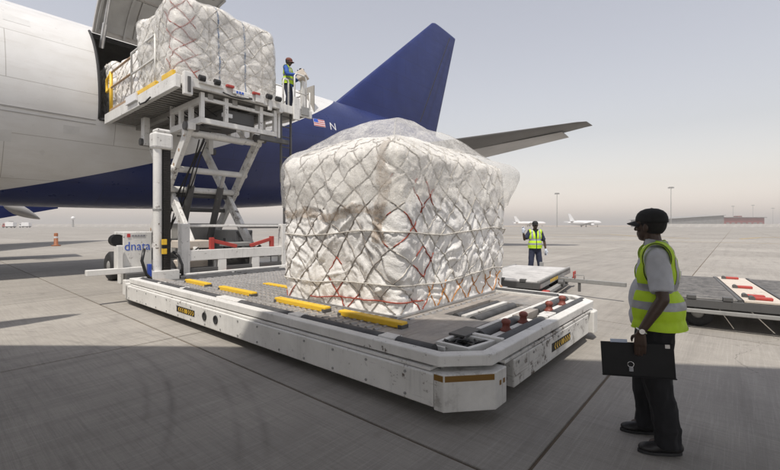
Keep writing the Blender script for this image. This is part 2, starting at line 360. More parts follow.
class MB:
    def __init__(s): s.v = []; s.f = []; s.sm = []
    def add(s, vs, fs, smooth=False):
        n = len(s.v); s.v += [tuple(x) for x in vs]
        for f in fs: s.f.append([i + n for i in f]); s.sm.append(smooth)
        return s
    def box(s, x0, x1, y0, y1, z0, z1):
        return s.hexa([(x0, y0), (x1, y0), (x1, y1), (x0, y1)], z0, z1)
    def hexa(s, poly, z0, z1): return s.prism(poly, z0, z1)
    def prism(s, poly, z0, z1, top=None):
        n = len(poly); top = top or poly
        a = sum(poly[i][0] * poly[(i + 1) % n][1] - poly[(i + 1) % n][0] * poly[i][1] for i in range(n))
        if a < 0: poly = poly[::-1]; top = top[::-1]
        vs = [(x, y, z0) for x, y in poly] + [(x, y, z1) for x, y in top]
        fs = [list(range(n))[::-1], list(range(n, 2 * n))] + [[i, (i + 1) % n, n + (i + 1) % n, n + i] for i in range(n)]
        return s.add(vs, fs)
    def ring(s, pa, pb, z0, z1):
        n = len(pa)
        vs = [(x, y, z0) for x, y in pa] + [(x, y, z0) for x, y in pb] + [(x, y, z1) for x, y in pa] + [(x, y, z1) for x, y in pb]
        fs = []
        for i in range(n):
            j = (i + 1) % n
            fs += [[i, j, 2 * n + j, 2 * n + i], [n + j, n + i, 3 * n + i, 3 * n + j], [2 * n + i, 2 * n + j, 3 * n + j, 3 * n + i], [j, i, n + i, n + j]]
        return s.add(vs, fs)
    def beam(s, p0, p1, w, h, up=(0, 0, 1)):
        p0, p1, up = NV(p0), NV(p1), NV(up); d = (p1 - p0).normalized()
        a = d.cross(up)
        if a.length < 1e-4: a = d.cross(NV((0, 1, 0)))
        a.normalize(); b = a.cross(d); a *= w / 2; b *= h / 2
        vs = [p + x * a + y * b for p in (p0, p1) for x, y in ((-1, -1), (1, -1), (1, 1), (-1, 1))]
        return s.add(vs, [[3, 2, 1, 0], [4, 5, 6, 7]] + [[i, (i + 1) % 4, 4 + (i + 1) % 4, 4 + i] for i in range(4)])
    def cyl(s, p0, p1, r, n=14, r1=None, cap=True):
        p0, p1 = NV(p0), NV(p1); d = (p1 - p0).normalized(); r1 = r if r1 is None else r1
        a = d.cross(NV((0, 0, 1)))
        if a.length < 1e-4: a = NV((1, 0, 0))
        a.normalize(); b = d.cross(a)
        vs = [p + (a * cos(2 * pi * i / n) + b * sin(2 * pi * i / n)) * q for p, q in ((p0, r), (p1, r1)) for i in range(n)]
        s.add(vs, [[i, (i + 1) % n, n + (i + 1) % n, n + i] for i in range(n)], True)
        if cap: s.add(vs[:n], [list(range(n))[::-1]]); s.add(vs[n:], [list(range(n))])
        return s
    def tube(s, pts, r, n=6, closed=False):
        pts = [NV(p) for p in pts]; m = len(pts); prev = None; vs = []
        for i, p in enumerate(pts):
            d = (pts[(i + 1) % m] - pts[i - 1]) if closed else (pts[min(i + 1, m - 1)] - pts[max(i - 1, 0)])
            if d.length < 1e-7: d = NV((0, 0, 1))
            d.normalize()
            if prev is None: a = d.cross(NV((0, 0, 1)) if abs(d.z) < .9 else NV((1, 0, 0)))
            else: a = prev - d * prev.dot(d)
            if a.length < 1e-6: a = d.orthogonal()
            a.normalize(); prev = a; b = d.cross(a); q = r[i] if isinstance(r, (list, tuple)) else r
            vs += [p + (a * cos(2 * pi * k / n) + b * sin(2 * pi * k / n)) * q for k in range(n)]
        fs = []
        for i in range(m if closed else m - 1):
            j = (i + 1) % m
            fs += [[i * n + k, i * n + (k + 1) % n, j * n + (k + 1) % n, j * n + k] for k in range(n)]
        if not closed: fs += [list(range(n))[::-1], [(m - 1) * n + k for k in range(n)]]
        return s.add(vs, fs, True)
    def sphere(s, c, r, n=14, m=9, M=None):
        r = (r, r, r) if isinstance(r, (int, float)) else r; c = NV(c); vs = []
        for j in range(1, m):
            for i in range(n):
                p = NV((r[0] * sin(pi * j / m) * cos(2 * pi * i / n), r[1] * sin(pi * j / m) * sin(2 * pi * i / n), r[2] * cos(pi * j / m)))
                vs.append(c + (M @ p if M else p))
        t = NV((0, 0, r[2])); vs += [c + (M @ t if M else t), c - (M @ t if M else t)]
        fs = [[j * n + i, (j + 1) * n + i, (j + 1) * n + (i + 1) % n, j * n + (i + 1) % n] for j in range(m - 2) for i in range(n)]
        fs += [[len(vs) - 2, i, (i + 1) % n] for i in range(n)] + [[len(vs) - 1, (m - 2) * n + (i + 1) % n, (m - 2) * n + i] for i in range(n)]
        return s.add(vs, fs, True)
    def capsule(s, p0, p1, r0, r1=None, n=14):
        r1 = r0 if r1 is None else r1; p0, p1 = NV(p0), NV(p1)
        s.sphere(p0, r0, n, 8); s.sphere(p1, r1, n, 8)
        if (p1 - p0).length > 1e-5: s.cyl(p0, p1, r0, n, r1)
        return s
    def lathe(s, prof, n=24, c=(0, 0, 0), axis='z'):
        m = len(prof); vs = []
        for r, h in prof:
            for i in range(n):
                a = 2 * pi * i / n; x, y = r * cos(a), r * sin(a)
                p = {'z': (x, y, h), 'x': (h, x, y), 'y': (y, h, x)}[axis]
                vs.append((p[0] + c[0], p[1] + c[1], p[2] + c[2]))
        return s.add(vs, [[j * n + i, j * n + (i + 1) % n, (j + 1) * n + (i + 1) % n, (j + 1) * n + i] for j in range(m - 1) for i in range(n)], True)
    def mesh(s, name):
        me = bpy.data.meshes.new(name); me.from_pydata(s.v, [], s.f); me.polygons.foreach_set('use_smooth', s.sm); me.update(); return me
    def build(s, name, mat, parent=None, bevel=0):
        return link(name, s.mesh(name), mat, parent, False, bevel)
def text_mesh(body, size, name):
    c = bpy.data.curves.new(name, 'FONT'); c.body = body; c.size = size; c.extrude = .0; c.resolution_u = 3
    o = bpy.data.objects.new(name, c); COL.objects.link(o); dg = bpy.context.evaluated_depsgraph_get()
    me = bpy.data.meshes.new_from_object(o.evaluated_get(dg)); bpy.data.objects.remove(o); return me
# ------------------------------------------------------------------ the ground
gm = MB(); gm.add([(-4000, -800, -.012), (4000, -800, -.012), (4000, 7000, -.012), (-4000, 7000, -.012)], [[0, 1, 2, 3]])
apron = tag(gm.build('apron', 'concrete_far'), kind='structure')
SLAB = 5.2
sm_ = MB(); g_ = .011
a, b = g_ * .75, SLAB - g_
sm_.prism([(a, a), (b, a), (b, b), (a, b)], -.03, 0, [(a + .006, a + .006), (b - .006, a + .006), (b - .006, b - .006), (a + .006, b - .006)])
slab_me = sm_.mesh('concrete_slab'); slab_me.materials.append(MATS['concrete_slab'])
cands = []
for i in range(-12, 14):
    for j in range(-4, 16):
        p = LW(-.35 + SLAB * (i + .5), -.47 + SLAB * (j + .5))
        q = LW(-.35 + SLAB * i, -.47 + SLAB * j)
        if p.length > 62: continue
        if p.length > 9 and (p.y < 1 or abs(p.x) > p.y * 1.02 + 5.5): continue
        cands.append((p.length, q))
cands.sort(key=lambda x: x[0])
for k, (dist, q) in enumerate(cands[:290]):
    o = bpy.data.objects.new('concrete_slab', slab_me); COL.objects.link(o); o.parent = apron
    o.location = (q.x, q.y, 0); o.rotation_euler = (0, 0, TH)
# sand beyond the apron
sd = MB(); sd.add([(-3900, 420, .02), (3900, 420, .02), (3900, 6900, .02), (-3900, 6900, .02)], [[0, 1, 2, 3]])
tag(sd.build('desert_ground', 'sand'), kind='structure')
def paint_line(pts, wdt, name='taxi_line'):
    m = MB(); P = [NV(p) for p in pts]; vs = []
    for i, p in enumerate(P):
        d = (P[min(i + 1, len(P) - 1)] - P[max(i - 1, 0)]).normalized(); n = NV((-d.y, d.x, 0)) * wdt / 2
        vs += [(p.x + n.x, p.y + n.y, .006), (p.x - n.x, p.y - n.y, .006)]
    m.add(vs, [[2 * i + 1, 2 * i + 3, 2 * i + 2, 2 * i] for i in range(len(P) - 1)])
    return tag(m.build(name, 'line_yellow'), kind='structure')
paint_line([ground(500, 235.6), ground(560, 235), ground(610, 234.4)], .3)
paint_line([ground(610, 234.4), ground(640, 236.5), ground(690, 238.5)], .3)
paint_line([ground(740, 239), ground(760, 237.6), ground(800, 237.2)], .3)
paint_line([LW(-.35 + SLAB * 9, -60, 0), LW(-.35 + SLAB * 9, 90, 0)], .15)

# ------------------------------------------------------------------ far things
def lamp_mast(px, ytop, d, label):
    h = H + (CY - ytop) * d / F; X = (px - CX) / F * d
    r = empty('light_mast', (X, d, 0))
    tag(r, label, 'light mast', 'floodlight masts on the horizon')
    MB().cyl((0, 0, 0), (0, 0, h), .32, 10, .16).build('pole', 'grey_paint', r)
    m = MB(); m.cyl((0, 0, h - .5), (0, 0, h), 1.3, 12, 1.5)
    for k in range(8):
        a = k * pi / 4; m.box(1.5 * cos(a) - .3, 1.5 * cos(a) + .3, 1.5 * sin(a) - .3, 1.5 * sin(a) + .3, h - .9, h - .2)
    m.build('lamp_head', 'grey_paint', r)
lamp_mast(557, 193, 300, 'floodlight mast above the waving worker on the horizon')
lamp_mast(671, 187, 290, 'tallest floodlight mast, just right of the near man in the cap')
lamp_mast(733, 206, 560, 'faint thin mast rising over the red hall roof')
lamp_mast(753, 205, 600, 'faint thin mast standing beside the right end of the red hall')
lamp_mast(773, 208, 600, 'faint thin mast at the right edge of the photo')
lamp_mast(11, 221, 420, 'short mast seen under the aircraft belly at the far left')
# low radar / beacon ball on a stem, seen under the fuselage
bx = atdist(73, 219.5, 330); r = empty('radome_tower', (bx.x, bx.y, 0)); tag(r, 'small white radome on a short tower under the aircraft belly', 'radome')
MB().cyl((0, 0, 0), (0, 0, 6.2), .8, 10, .5).build('stem', 'grey_paint', r); MB().sphere((0, 0, 7.2), 1.5, 16, 10).build('ball', 'far_white', r)
# cargo hall with a sloping roof and a red section
D = 300
def hx(px): return (px - CX) / F * D
hall = empty('cargo_hall', (hx(663), D, 0)); tag(hall, 'long grey hall with sloping roof and a dark red end on the horizon', 'hall')
x0, x1, x2 = 0, hx(724) - hx(663), hx(765) - hx(663)
def hz(py): return H + (CY - py) * D / F
m = MB(); m.add([(x0, 0, 0), (x1, 0, 0), (x1, 0, hz(215.5)), (x0, 0, hz(219.5)), (x0, 40, 0), (x1, 40, 0), (x1, 40, hz(215.5)), (x0, 40, hz(219.5))],
      [[0, 1, 2, 3], [5, 4, 7, 6], [4, 0, 3, 7], [1, 5, 6, 2], [3, 2, 6, 7]]); m.build('wall', 'hall_grey', hall)
m = MB(); m.add([(x0 - 1, -1.2, hz(219.4)), (x1 + .5, -1.2, hz(215.4)), (x1 + .5, 41, hz(215.4)), (x0 - 1, 41, hz(219.4)), (x0 - 1, -1.2, hz(219.0)), (x1 + .5, -1.2, hz(215.0)), (x1 + .5, 41, hz(215.0)), (x0 - 1, 41, hz(219.0))],
      [[3, 2, 1, 0], [4, 5, 6, 7], [0, 1, 5, 4], [1, 2, 6, 5], [2, 3, 7, 6], [3, 0, 4, 7]]); m.build('roof', 'grey_paint', hall)
rs = MB().box(x1 + .02, x2, .5, 38, 0, hz(217.6)).build('red_section', 'hall_red', hall)
m = MB(); m.box(x1 + .55, x2 + 1, -.6, 39, hz(217.6), hz(217.1)); m.build('red_roof', 'hall_grey', hall)
m = MB(); m.box(x1 + 13, x1 + 16, 3, 7, hz(217.1), hz(215.8)); m.build('roof_unit', 'hall_red', hall)
for k in range(7):
    xx = x1 + 2 + k * (x2 - x1 - 4) / 6.5
    MB().box(xx, xx + 2.4, .38, .5, .2, 3.6).build('dock_door', 'hall_grey', rs)
# pale perimeter fence in bays along the right and left horizon
fm = MB(); fm.box(-.06, .06, -.06, .06, 0, 2.6); fpost = fm.mesh('post'); fpost.materials.append(MATS['fence_pale'])
fm = MB(); fm.box(.1, 11.9, -.03, .03, .15, 2.4); fpan = fm.mesh('panel'); fpan.materials.append(MATS['fence_pale'])
def fence(x0, y, n, label):
    r = empty('perimeter_fence', (x0, y, 0)); tag(r, label, 'fence')
    for k in range(n):
        for me, nm in ((fpost, 'post'), (fpan, 'panel')):
            o = bpy.data.objects.new(nm, me); COL.objects.link(o); o.parent = r; o.location = (12 * k, 0, 0)
fence(hx(655) * .9, 270, 14, 'pale perimeter fence in front of the grey hall on the right')
fence(-330, 330, 26, 'low perimeter fence under the aircraft belly on the left horizon')
# parked airliners far off
def airliner(px, d, rz, s, label):
    X = (px - CX) / F * d; r = empty('parked_airliner', (X, d, 0), rz); tag(r, label, 'aircraft', 'airliners parked on the far apron')
    r.scale = (s, s, s)
    prof = [(0.02, -19), (1.0, -18), (1.7, -16), (2.0, -13), (2.0, 8), (1.5, 14), (.7, 18.5), (.05, 19.6)]
    MB().lathe(prof, 16, (0, 0, 3.7), 'x').build('fuselage', 'far_white', r)
    m = MB(); m.add([(11.5, -.15, 5.2), (17, -.15, 5.2), (19.2, -.1, 11.5), (16.6, -.1, 11.5), (11.5, .15, 5.2), (17, .15, 5.2), (19.2, .1, 11.5), (16.6, .1, 11.5)],
          [[0, 1, 2, 3], [7, 6, 5, 4], [0, 3, 7, 4], [1, 5, 6, 2], [3, 2, 6, 7]]); m.build('fin', 'far_white', r)
    for sd_ in (-1, 1):
        m = MB(); m.add([(-4, 1.6 * sd_, 2.9), (3, 1.6 * sd_, 2.9), (8.2, 17 * sd_, 4.3), (6.6, 17 * sd_, 4.3), (-4, 1.6 * sd_, 3.5), (3, 1.6 * sd_, 3.2), (8.2, 17 * sd_, 4.45), (6.6, 17 * sd_, 4.5)],
              [[0, 1, 2, 3], [7, 6, 5, 4], [0, 3, 7, 4], [1, 5, 6, 2], [3, 2, 6, 7]]); m.build('wing', 'far_white', r)
        MB().lathe([(.75, -4.2), (1.05, -3.6), (1.05, -1.6), (.6, 0)], 14, (0, 5.6 * sd_, 1.9), 'x').build('engine', 'far_white', r)
        m = MB(); m.add([(14, .5 * sd_, 4.6), (17, .5 * sd_, 4.6), (18.6, 6 * sd_, 5.2), (17.4, 6 * sd_, 5.2), (14, .5 * sd_, 4.8), (17, .5 * sd_, 4.75), (18.6, 6 * sd_, 5.3), (17.4, 6 * sd_, 5.3)],
              [[0, 1, 2, 3], [7, 6, 5, 4], [0, 3, 7, 4], [1, 5, 6, 2], [3, 2, 6, 7]]); m.build('tailplane', 'far_white', r)
        g = MB(); g.cyl((1.5, 2.6 * sd_, 0.5), (1.5, 2.6 * sd_, 2.4), .15, 8); g.cyl((1.5, 2.3 * sd_, .55), (1.5, 2.9 * sd_, .55), .55, 12); g.build('landing_gear', 'rubber', r)
    g = MB(); g.cyl((-14.5, 0, .4), (-14.5, 0, 2.4), .12, 8); g.cyl((-14.5, -.25, .42), (-14.5, .25, .42), .42, 12); g.build('landing_gear', 'rubber', r)
    m = MB()
    for k in range(30): m.box(-13 + k * .75, -12.75 + k * .75, -2.04, -1.97, 4.1, 4.45)
    m.build('window_band', 'glass_dark', r)
airliner(585, 340, radians(200), .95, 'white airliner parked behind the waving worker, left of the near man')
airliner(530, 430, radians(188), .95, 'fainter white airliner farther off, mostly behind the waving worker')
# service trucks on the far apron, left
def truck(px, d, col, label):
    X = (px - CX) / F * d; r = empty('service_truck', (X, d, 0)); tag(r, label, 'truck', 'service trucks on the far apron')
    m = MB(); m.box(-1.2, 3.4, -1.2, 1.2, .9, 3.3); m.build('cargo_box', 'far_white', r, .05)
    m = MB(); m.prism([(-3.1, -1.1), (-1.3, -1.1), (-1.3, 1.1), (-3.1, 1.1)], .6, 2.5, [(-2.6, -1.05), (-1.3, -1.05), (-1.3, 1.05), (-2.6, 1.05)]); c_ = m.build('cab', col, r, .08)
    m = MB(); m.box(-2.5, -1.6, -1.14, -1.06, 1.6, 2.25); m.build('window', 'glass_dark', c_)
    MB().box(-3.0, 3.3, -.9, .9, .5, .89).build('frame', 'dark_frame', r)
    for x in (-2.2, 2.2):
        for y in (-1.0, 1.0): MB().lathe([(0, -.13), (.48, -.15), (.5, 0), (.48, .15), (0, .13)], 16, (x, y, .5), 'y').build('wheel', 'rubber', r)
truck(9, 230, 'red_paint', 'tiny far truck with red cab at the left edge under the aircraft belly')
truck(25, 260, 'far_white', 'tiny far white truck just right of the red cabbed one')
# orange bollard on the apron
bp = ground(56, 246); r = empty('apron_bollard', (bp.x, bp.y, 0)); tag(r, 'brown orange bollard standing alone under the aircraft belly', 'bollard')
MB().lathe([(.0, 0), (.3, 0), (.3, .07), (.14, .1), (.13, .95), (.1, 1.02), (0, 1.03)], 16).build('post', 'bollard_orange', r)
MB().lathe([(.137, .62), (.137, .76)], 16).build('band', 'decal_white', r)

# ------------------------------------------------------------------ the freighter
FU, FZ, FR = 17.3, 5.65, 3.35
ac = empty('cargo_aircraft', LW(0, FU), TH)
tag(ac, 'large white and blue freighter with its side cargo door open', 'aircraft')
def lerp(tab, v):
    if v <= tab[0][0]: return tab[0][1:]
    for (a, *A), (b, *B) in zip(tab, tab[1:]):
        if v <= b:
            t = (v - a) / (b - a); t2 = t
            return [x + (y - x) * t2 for x, y in zip(A, B)]
    return tab[-1][1:]
FT = [(-46, 5.0, 4.8, .1), (-45, 6.2, 3.9, 1.1), (-43, 7.6, 3.1, 2.1), (-40, 9.2, 2.6, 2.9), (-36, 9.6, 2.35, 3.3), (-26, 9.6, 2.3, 3.35), (-18, 9.05, 2.3, 3.35),
      (2, 9.0, 2.3, 3.35), (6, 9.0, 2.38, 3.34), (10, 9.02, 2.68, 3.25), (14, 9.03, 3.4, 3.02), (18, 9.0, 4.4, 2.65), (22, 8.9, 5.4, 2.1), (26, 8.7, 6.3, 1.4), (29, 8.5, 7.0, .75), (30.6, 8.1, 7.5, .15)]
def fus(v, a, off=0):                # a: angle from the near side (-y), 0 = mid height, +90 = top
    top, bot, hw = lerp(FT, v); zc = (top + bot) / 2; hh = (top - bot) / 2
    return NV((v, -(hw + off) * cos(a), zc + (hh + off) * sin(a)))
DV0, DV1 = 1.02, 4.42
DA0, DA1 = math.asin((5.10 - FZ) / FR), math.asin((8.20 - FZ) / FR)
vs_ = [-46, -45.6, -45, -44, -43, -41.5, -40, -38, -36, -32, -28, -24, -20, -16, -12, -8, -5, -2.5, -1, 0, DV0, DV0 + .12] + [DV0 + .12 + (DV1 - DV0 - .24) * k / 5 for k in range(1, 5)] + [DV1 - .12, DV1] + [5.2 + k * 1.0 for k in range(24)] + [29, 29.8, 30.6]
ang = [DA0 - (pi / 2 + DA0) * (1 - k / 16) for k in range(16)] + [DA0 + (DA1 - DA0) * k / 12 for k in range(13)] + [DA1 + (1.5 * pi - DA1) * k / 40 for k in range(1, 41)]
def shell(name, vlist, mat, off, hole, parent):
    m = MB(); n = len(ang); verts = [fus(v, a, off) for v in vlist for a in ang]; fs = []
    for i in range(len(vlist) - 1):
        for j in range(n - 1):
            vm = (vlist[i] + vlist[i + 1]) / 2; am = (ang[j] + ang[j + 1]) / 2
            if hole and DV0 < vm < DV1 and DA0 < am < DA1: continue
            fs.append([i * n + j, i * n + j + 1, (i + 1) * n + j + 1, (i + 1) * n + j])
    m.add(verts, fs, True); o = m.build(name, mat, parent)
    uv = o.data.uv_layers.new(name='UVMap')
    for p in o.data.polygons:
        for li in p.loop_indices:
            k = o.data.loops[li].vertex_index; uv.data[li].uv = (vlist[k // n] + 60, ang[k % n] * FR + 20)
    return o
fo = shell('fuselage', vs_, 'aircraft_skin', 0, True, ac)
inn = [v for v in vs_ if -5.1 <= v <= 10]
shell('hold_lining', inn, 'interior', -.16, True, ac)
m = MB(); m.box(-5, 10, -3.12, 3.12, 4.85, 5.08); m.box(-5.05, -5, -3.0, 3.0, 5, 8.6); m.box(10, 10.05, -2.9, 2.9, 5, 8.6); m.build('hold_floor', 'interior', ac)
# door jamb
m = MB()
P = [fus(DV0, DA0 + (DA1 - DA0) * k / 12) for k in range(13)] + [fus(DV1, DA1 + (DA0 - DA1) * k / 12) for k in range(13)]
Q = [fus(DV0, DA0 + (DA1 - DA0) * k / 12, -.17) for k in range(13)] + [fus(DV1, DA1 + (DA0 - DA1) * k / 12, -.17) for k in range(13)]
n = len(P); m.add(P + Q, [[i, (i + 1) % n, n + (i + 1) % n, n + i] for i in range(n)]); m.build('door_jamb', 'door_gap', ac)
m = MB(); m.tube([fus(DV0 - .03, DA0 - .015 + (DA1 - DA0 + .03) * k / 16, .012) for k in range(17)], .045, 6)
m.tube([fus(DV0 - .03 + (DV1 - DV0 + .06) * k / 6, DA0 - .015, .012) for k in range(7)], .045, 6)
m.tube([fus(DV1 + .03, DA0 - .015 + (DA1 - DA0 + .03) * k / 16, .012) for k in range(17)], .045, 6); m.build('door_seal', 'door_gap', ac)
# open cargo door: the same curved panel swung up about its hinge
hp = fus(DV0, DA1, .02); hy, hz_ = hp.y, hp.z; rot = -radians(100)
def swing(p):
    y, z = p.y - hy, p.z - hz_; return NV((p.x, hy + y * cos(rot) - z * sin(rot), hz_ + y * sin(rot) + z * cos(rot)))
def dpanel(v0, v1, a0, a1, o0, o1, nv, na):
    m = MB(); out = [swing(fus(v0 + (v1 - v0) * i / nv, a0 + (a1 - a0) * j / na, o1)) for i in range(nv + 1) for j in range(na + 1)]
    ins = [swing(fus(v0 + (v1 - v0) * i / nv, a0 + (a1 - a0) * j / na, o0)) for i in range(nv + 1) for j in range(na + 1)]
    k = na + 1; N = len(out); fs = []
    for i in range(nv):
        for j in range(na):
            q = [i * k + j, i * k + j + 1, (i + 1) * k + j + 1, (i + 1) * k + j]; fs += [q, [x + N for x in q[::-1]]]
    for i in range(nv):
        for j in (0, na): fs.append([i * k + j, (i + 1) * k + j, (i + 1) * k + j + N, i * k + j + N])
    for j in range(na):
        for i in (0, nv): fs.append([i * k + j, i * k + j + 1, i * k + j + 1 + N, i * k + j + N])
    m.add(out + ins, fs); return m
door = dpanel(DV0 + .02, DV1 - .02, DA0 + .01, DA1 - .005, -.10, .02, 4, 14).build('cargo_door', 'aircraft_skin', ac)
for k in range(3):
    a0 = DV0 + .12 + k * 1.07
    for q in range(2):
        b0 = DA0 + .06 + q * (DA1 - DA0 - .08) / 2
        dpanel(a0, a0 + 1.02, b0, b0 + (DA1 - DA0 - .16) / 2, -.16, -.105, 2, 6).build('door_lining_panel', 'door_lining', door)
for k in range(5):
    a0 = DV0 + .08 + k * .8
    dpanel(a0, a0 + .07, DA0 + .02, DA1 - .02, -.21, -.162, 1, 10).build('door_rib', 'door_lining', door)
m = MB()
for k in range(4): m.cyl(swing(fus(DV0 + .5 + k * .8, DA0 + .04, -.17)), swing(fus(DV0 + .5 + k * .8, DA0 + .04, -.30)), .06, 10)
m.build('door_latch', 'dark_frame', door)
for v in (DV0 + .25, DV1 - .25):
    m = MB(); m.cyl(fus(v, DA1 - .16, -.2), swing(fus(v, DA1 - .42, -.2)), .05, 10); m.cyl(fus(v, DA1 - .16, -.2), (fus(v, DA1 - .16, -.2) + swing(fus(v, DA1 - .42, -.2))) / 2, .075, 10)
    m.build('door_actuator', 'aluminium', ac)
# fin and rudder, tailplanes, wings
def loft(stations, name, mat, parent, nseg=14):
    """stations: (LE point, TE point, thickness, up-vector): symmetric aerofoil sections"""
    m = MB(); vs = []; prof = []
    for k in range(nseg + 1):
        x = (1 - cos(pi * k / nseg)) / 2; prof.append((x, 2.6 * (.2969 * sqrt(x) - .126 * x - .3516 * x * x + .2843 * x ** 3 - .1015 * x ** 4) * 2))
    loop = [(x, y) for x, y in prof] + [(x, -y) for x, y in prof[-2:0:-1]]; n = len(loop)
    for le, te, th, up in stations:
        le, te, up = NV(le), NV(te), NV(up)
        vs += [le + (te - le) * x + up * (y * th) for x, y in loop]
    fs = [[i * n + k, i * n + (k + 1) % n, (i + 1) * n + (k + 1) % n, (i + 1) * n + k] for i in range(len(stations) - 1) for k in range(n)]
    fs += [list(range(n)), [(len(stations) - 1) * n + k for k in range(n)]]
    m.add(vs, fs, True); return m.build(name, mat, parent)
YX = (0, 1, 0); UP = (0, 0, 1)
fin = loft([((13.4, 0, 8.6), (25.0, 0, 8.6), .55, YX), ((14.0, 0, 9.25), (25.15, 0, 9.4), .5, YX), ((24.5, 0, 18.15), (28.1, 0, 18.0), .22, YX), ((24.9, 0, 18.3), (28.1, 0, 18.12), .1, YX)], 'fin', 'tail_blue', ac)
m = MB(); m.beam((22.4, -.36, 9.6), (26.9, -.19, 17.7), .05, .03, YX); m.build('rudder_hinge_line', 'door_gap', fin)
for s in (-1, 1):
    tp = loft([((19.6, 1.6 * s, 7.2), (27.4, 1.6 * s, 7.3), .45, UP), ((27.0, 10.4 * s, 8.8), (29.2, 10.4 * s, 8.85), .16, UP), ((27.6, 10.9 * s, 8.9), (29.3, 10.9 * s, 8.92), .06, UP)], 'tailplane', 'wing_metal', ac)
    loft([((24.6, 3.2 * s, 7.36), (27.6, 3.2 * s, 7.2), .17, UP), ((27.8, 9.2 * s, 8.45), (29.5, 9.2 * s, 8.33), .09, UP)], 'elevator', 'belly_metal', tp)
def wpt(s, dist): return 3.1 + (dist - 3) * .115     # wing height with dihedral
TE = [(3.2, -5.1), (9.0, -4.7), (11.8, -4.0), (12.9, -3.15), (14.8, -1.75), (19.4, .97), (24.0, 3.6), (31.5, 8.2), (32.0, 8.6)]
LE = [(3.2, -20.5), (9.0, -16.6), (11.9, -14.6), (13.0, -13.8), (14.9, -12.4), (19.5, -9.0), (24.0, -5.6), (31.5, 3.4), (32.0, 5.6)]
for s in (-1, 1):
    st = []
    for (d, te), (_, le) in zip(TE, LE):
        z = wpt(s, d); th = .9 * (1 - d / 36)
        st.append(((le, d * s, z), (te, d * s, z - .12), th, UP))
    wing = loft(st, 'wing', 'wing_metal', ac)
    for d, tail, ln in ((6.8, -4.0, 5.0), (10.35, -2.35, 4.8), (16.6, -1.4, 3.6), (22.6, 1.6, 3.2)):
        z = wpt(s, d) - .45; m = MB(); pr = [(0.01, 0), (.16, .25), (.30, .9), (.36, 1.8), (.33, 2.8), (.2, 4.0), (.02, 5.0)]
        m.lathe([(r_, -h_ * ln / 5) for r_, h_ in pr], 12, (tail, d * s, z), 'x'); m.build('flap_fairing', 'belly_metal', wing)
# far wing's drooped inboard flap seen under the belly
def atu(px, py, u):
    k = (px - CX) / F; d = (u - O.x * S_ + O.y * C_) / (-k * S_ + C_); X = k * d; return NV(((X - O.x) * C_ + (d - O.y) * S_, u - FU, H + (CY - py) * d / F))
m = MB(); q = [atu(-60, 206, 24.0), atu(-60, 224, 24.0), atu(0, 218.5, 24.0), atu(58, 208.5, 24.0), atu(58, 206, 24.0)]
m.add(q + [p + NV((0, 2.5, .5)) for p in q], [[0, 1, 2, 3, 4], [9, 8, 7, 6, 5]] + [[i, (i + 1) % 5, 5 + (i + 1) % 5, 5 + i][::-1] for i in range(5)]); flp = m.build('inboard_flap', 'tail_blue', ac)
a_, b_ = atu(2, 203, 23.6), atu(40, 219, 23.6)
m = MB(); m.tube([a_ + (b_ - a_) * k / 8 for k in range(9)], [.03, .16, .22, .25, .24, .21, .16, .10, .02], 12); m.build('flap_fairing', 'belly_metal', flp)
# wing to body fairing ending near the frame's left edge
m = MB(); m.sphere((-9, 0, 3.2), (8.2, 3.62, 1.75), 28, 14); m.build('wing_fairing', 'belly_metal', ac)
# landing gear, outside the picture to the left
for (v, y) in ((-9.5, -2.0), (-9.5, 2.0), (-12.5, -5.2), (-12.5, 5.2)):
    leg = MB().cyl((v, y, .6), (v, y, 3.4), .18, 12).build('main_gear_leg', 'aluminium', ac)
    for dv in (-.75, .75):
        for dy in (-.55, .55):
            MB().lathe([(.2, -.22), (.5, -.24), (.62, -.16), (.62, .16), (.5, .24), (.2, .22)], 20, (v + dv, y + dy, .62), 'y').build('tyre', 'rubber', leg)
    MB().beam((v - .8, y, .62), (v + .8, y, .62), .2, .2).build('bogie', 'aluminium', leg)
leg = MB().cyl((-38.5, 0, .6), (-38.5, 0, 3.0), .15, 12).build('nose_gear_leg', 'aluminium', ac)
for dy in (-.45, .45): MB().lathe([(.2, -.2), (.48, -.22), (.6, -.15), (.6, .15), (.48, .22), (.2, .2)], 20, (-38.5, dy, .6), 'y').build('tyre', 'rubber', leg)
# sill track and small access panels on the near side of the body
def strake(a0, v0, v1, w_, off, nm, mat, n=14):
    m = MB(); vs = []
    for i in range(n + 1):
        v = v0 + (v1 - v0) * i / n
        vs += [fus(v, a0, -.01), fus(v, a0, off), fus(v, a0 + w_ / FR, off), fus(v, a0 + w_ / FR, -.01)]
    m.add(vs, [[i * 4 + k, i * 4 + k + 1, (i + 1) * 4 + k + 1, (i + 1) * 4 + k] for i in range(n) for k in range(3)] + [[0, 1, 2, 3], [n * 4 + 3, n * 4 + 2, n * 4 + 1, n * 4]]); return m.build(nm, mat, ac)
strake(DA0 - .035, -9, .9, .035, .02, 'sill_track', 'belly_metal'); strake(DA0 - .075, -9, .9, .02, .012, 'sill_track', 'belly_metal')
for (v0, v1, a0, hgt) in ((-1.6, -1.05, -.50, .35), (-2.6, -2.2, .28, .55), (.1, .5, -.36, .26), (6.2, 6.6, .35, .4), (-1.2, -.6, .62, .3)):
    strake(a0, v0, v1, hgt, .004, 'access_panel', 'panel_white', 3); 
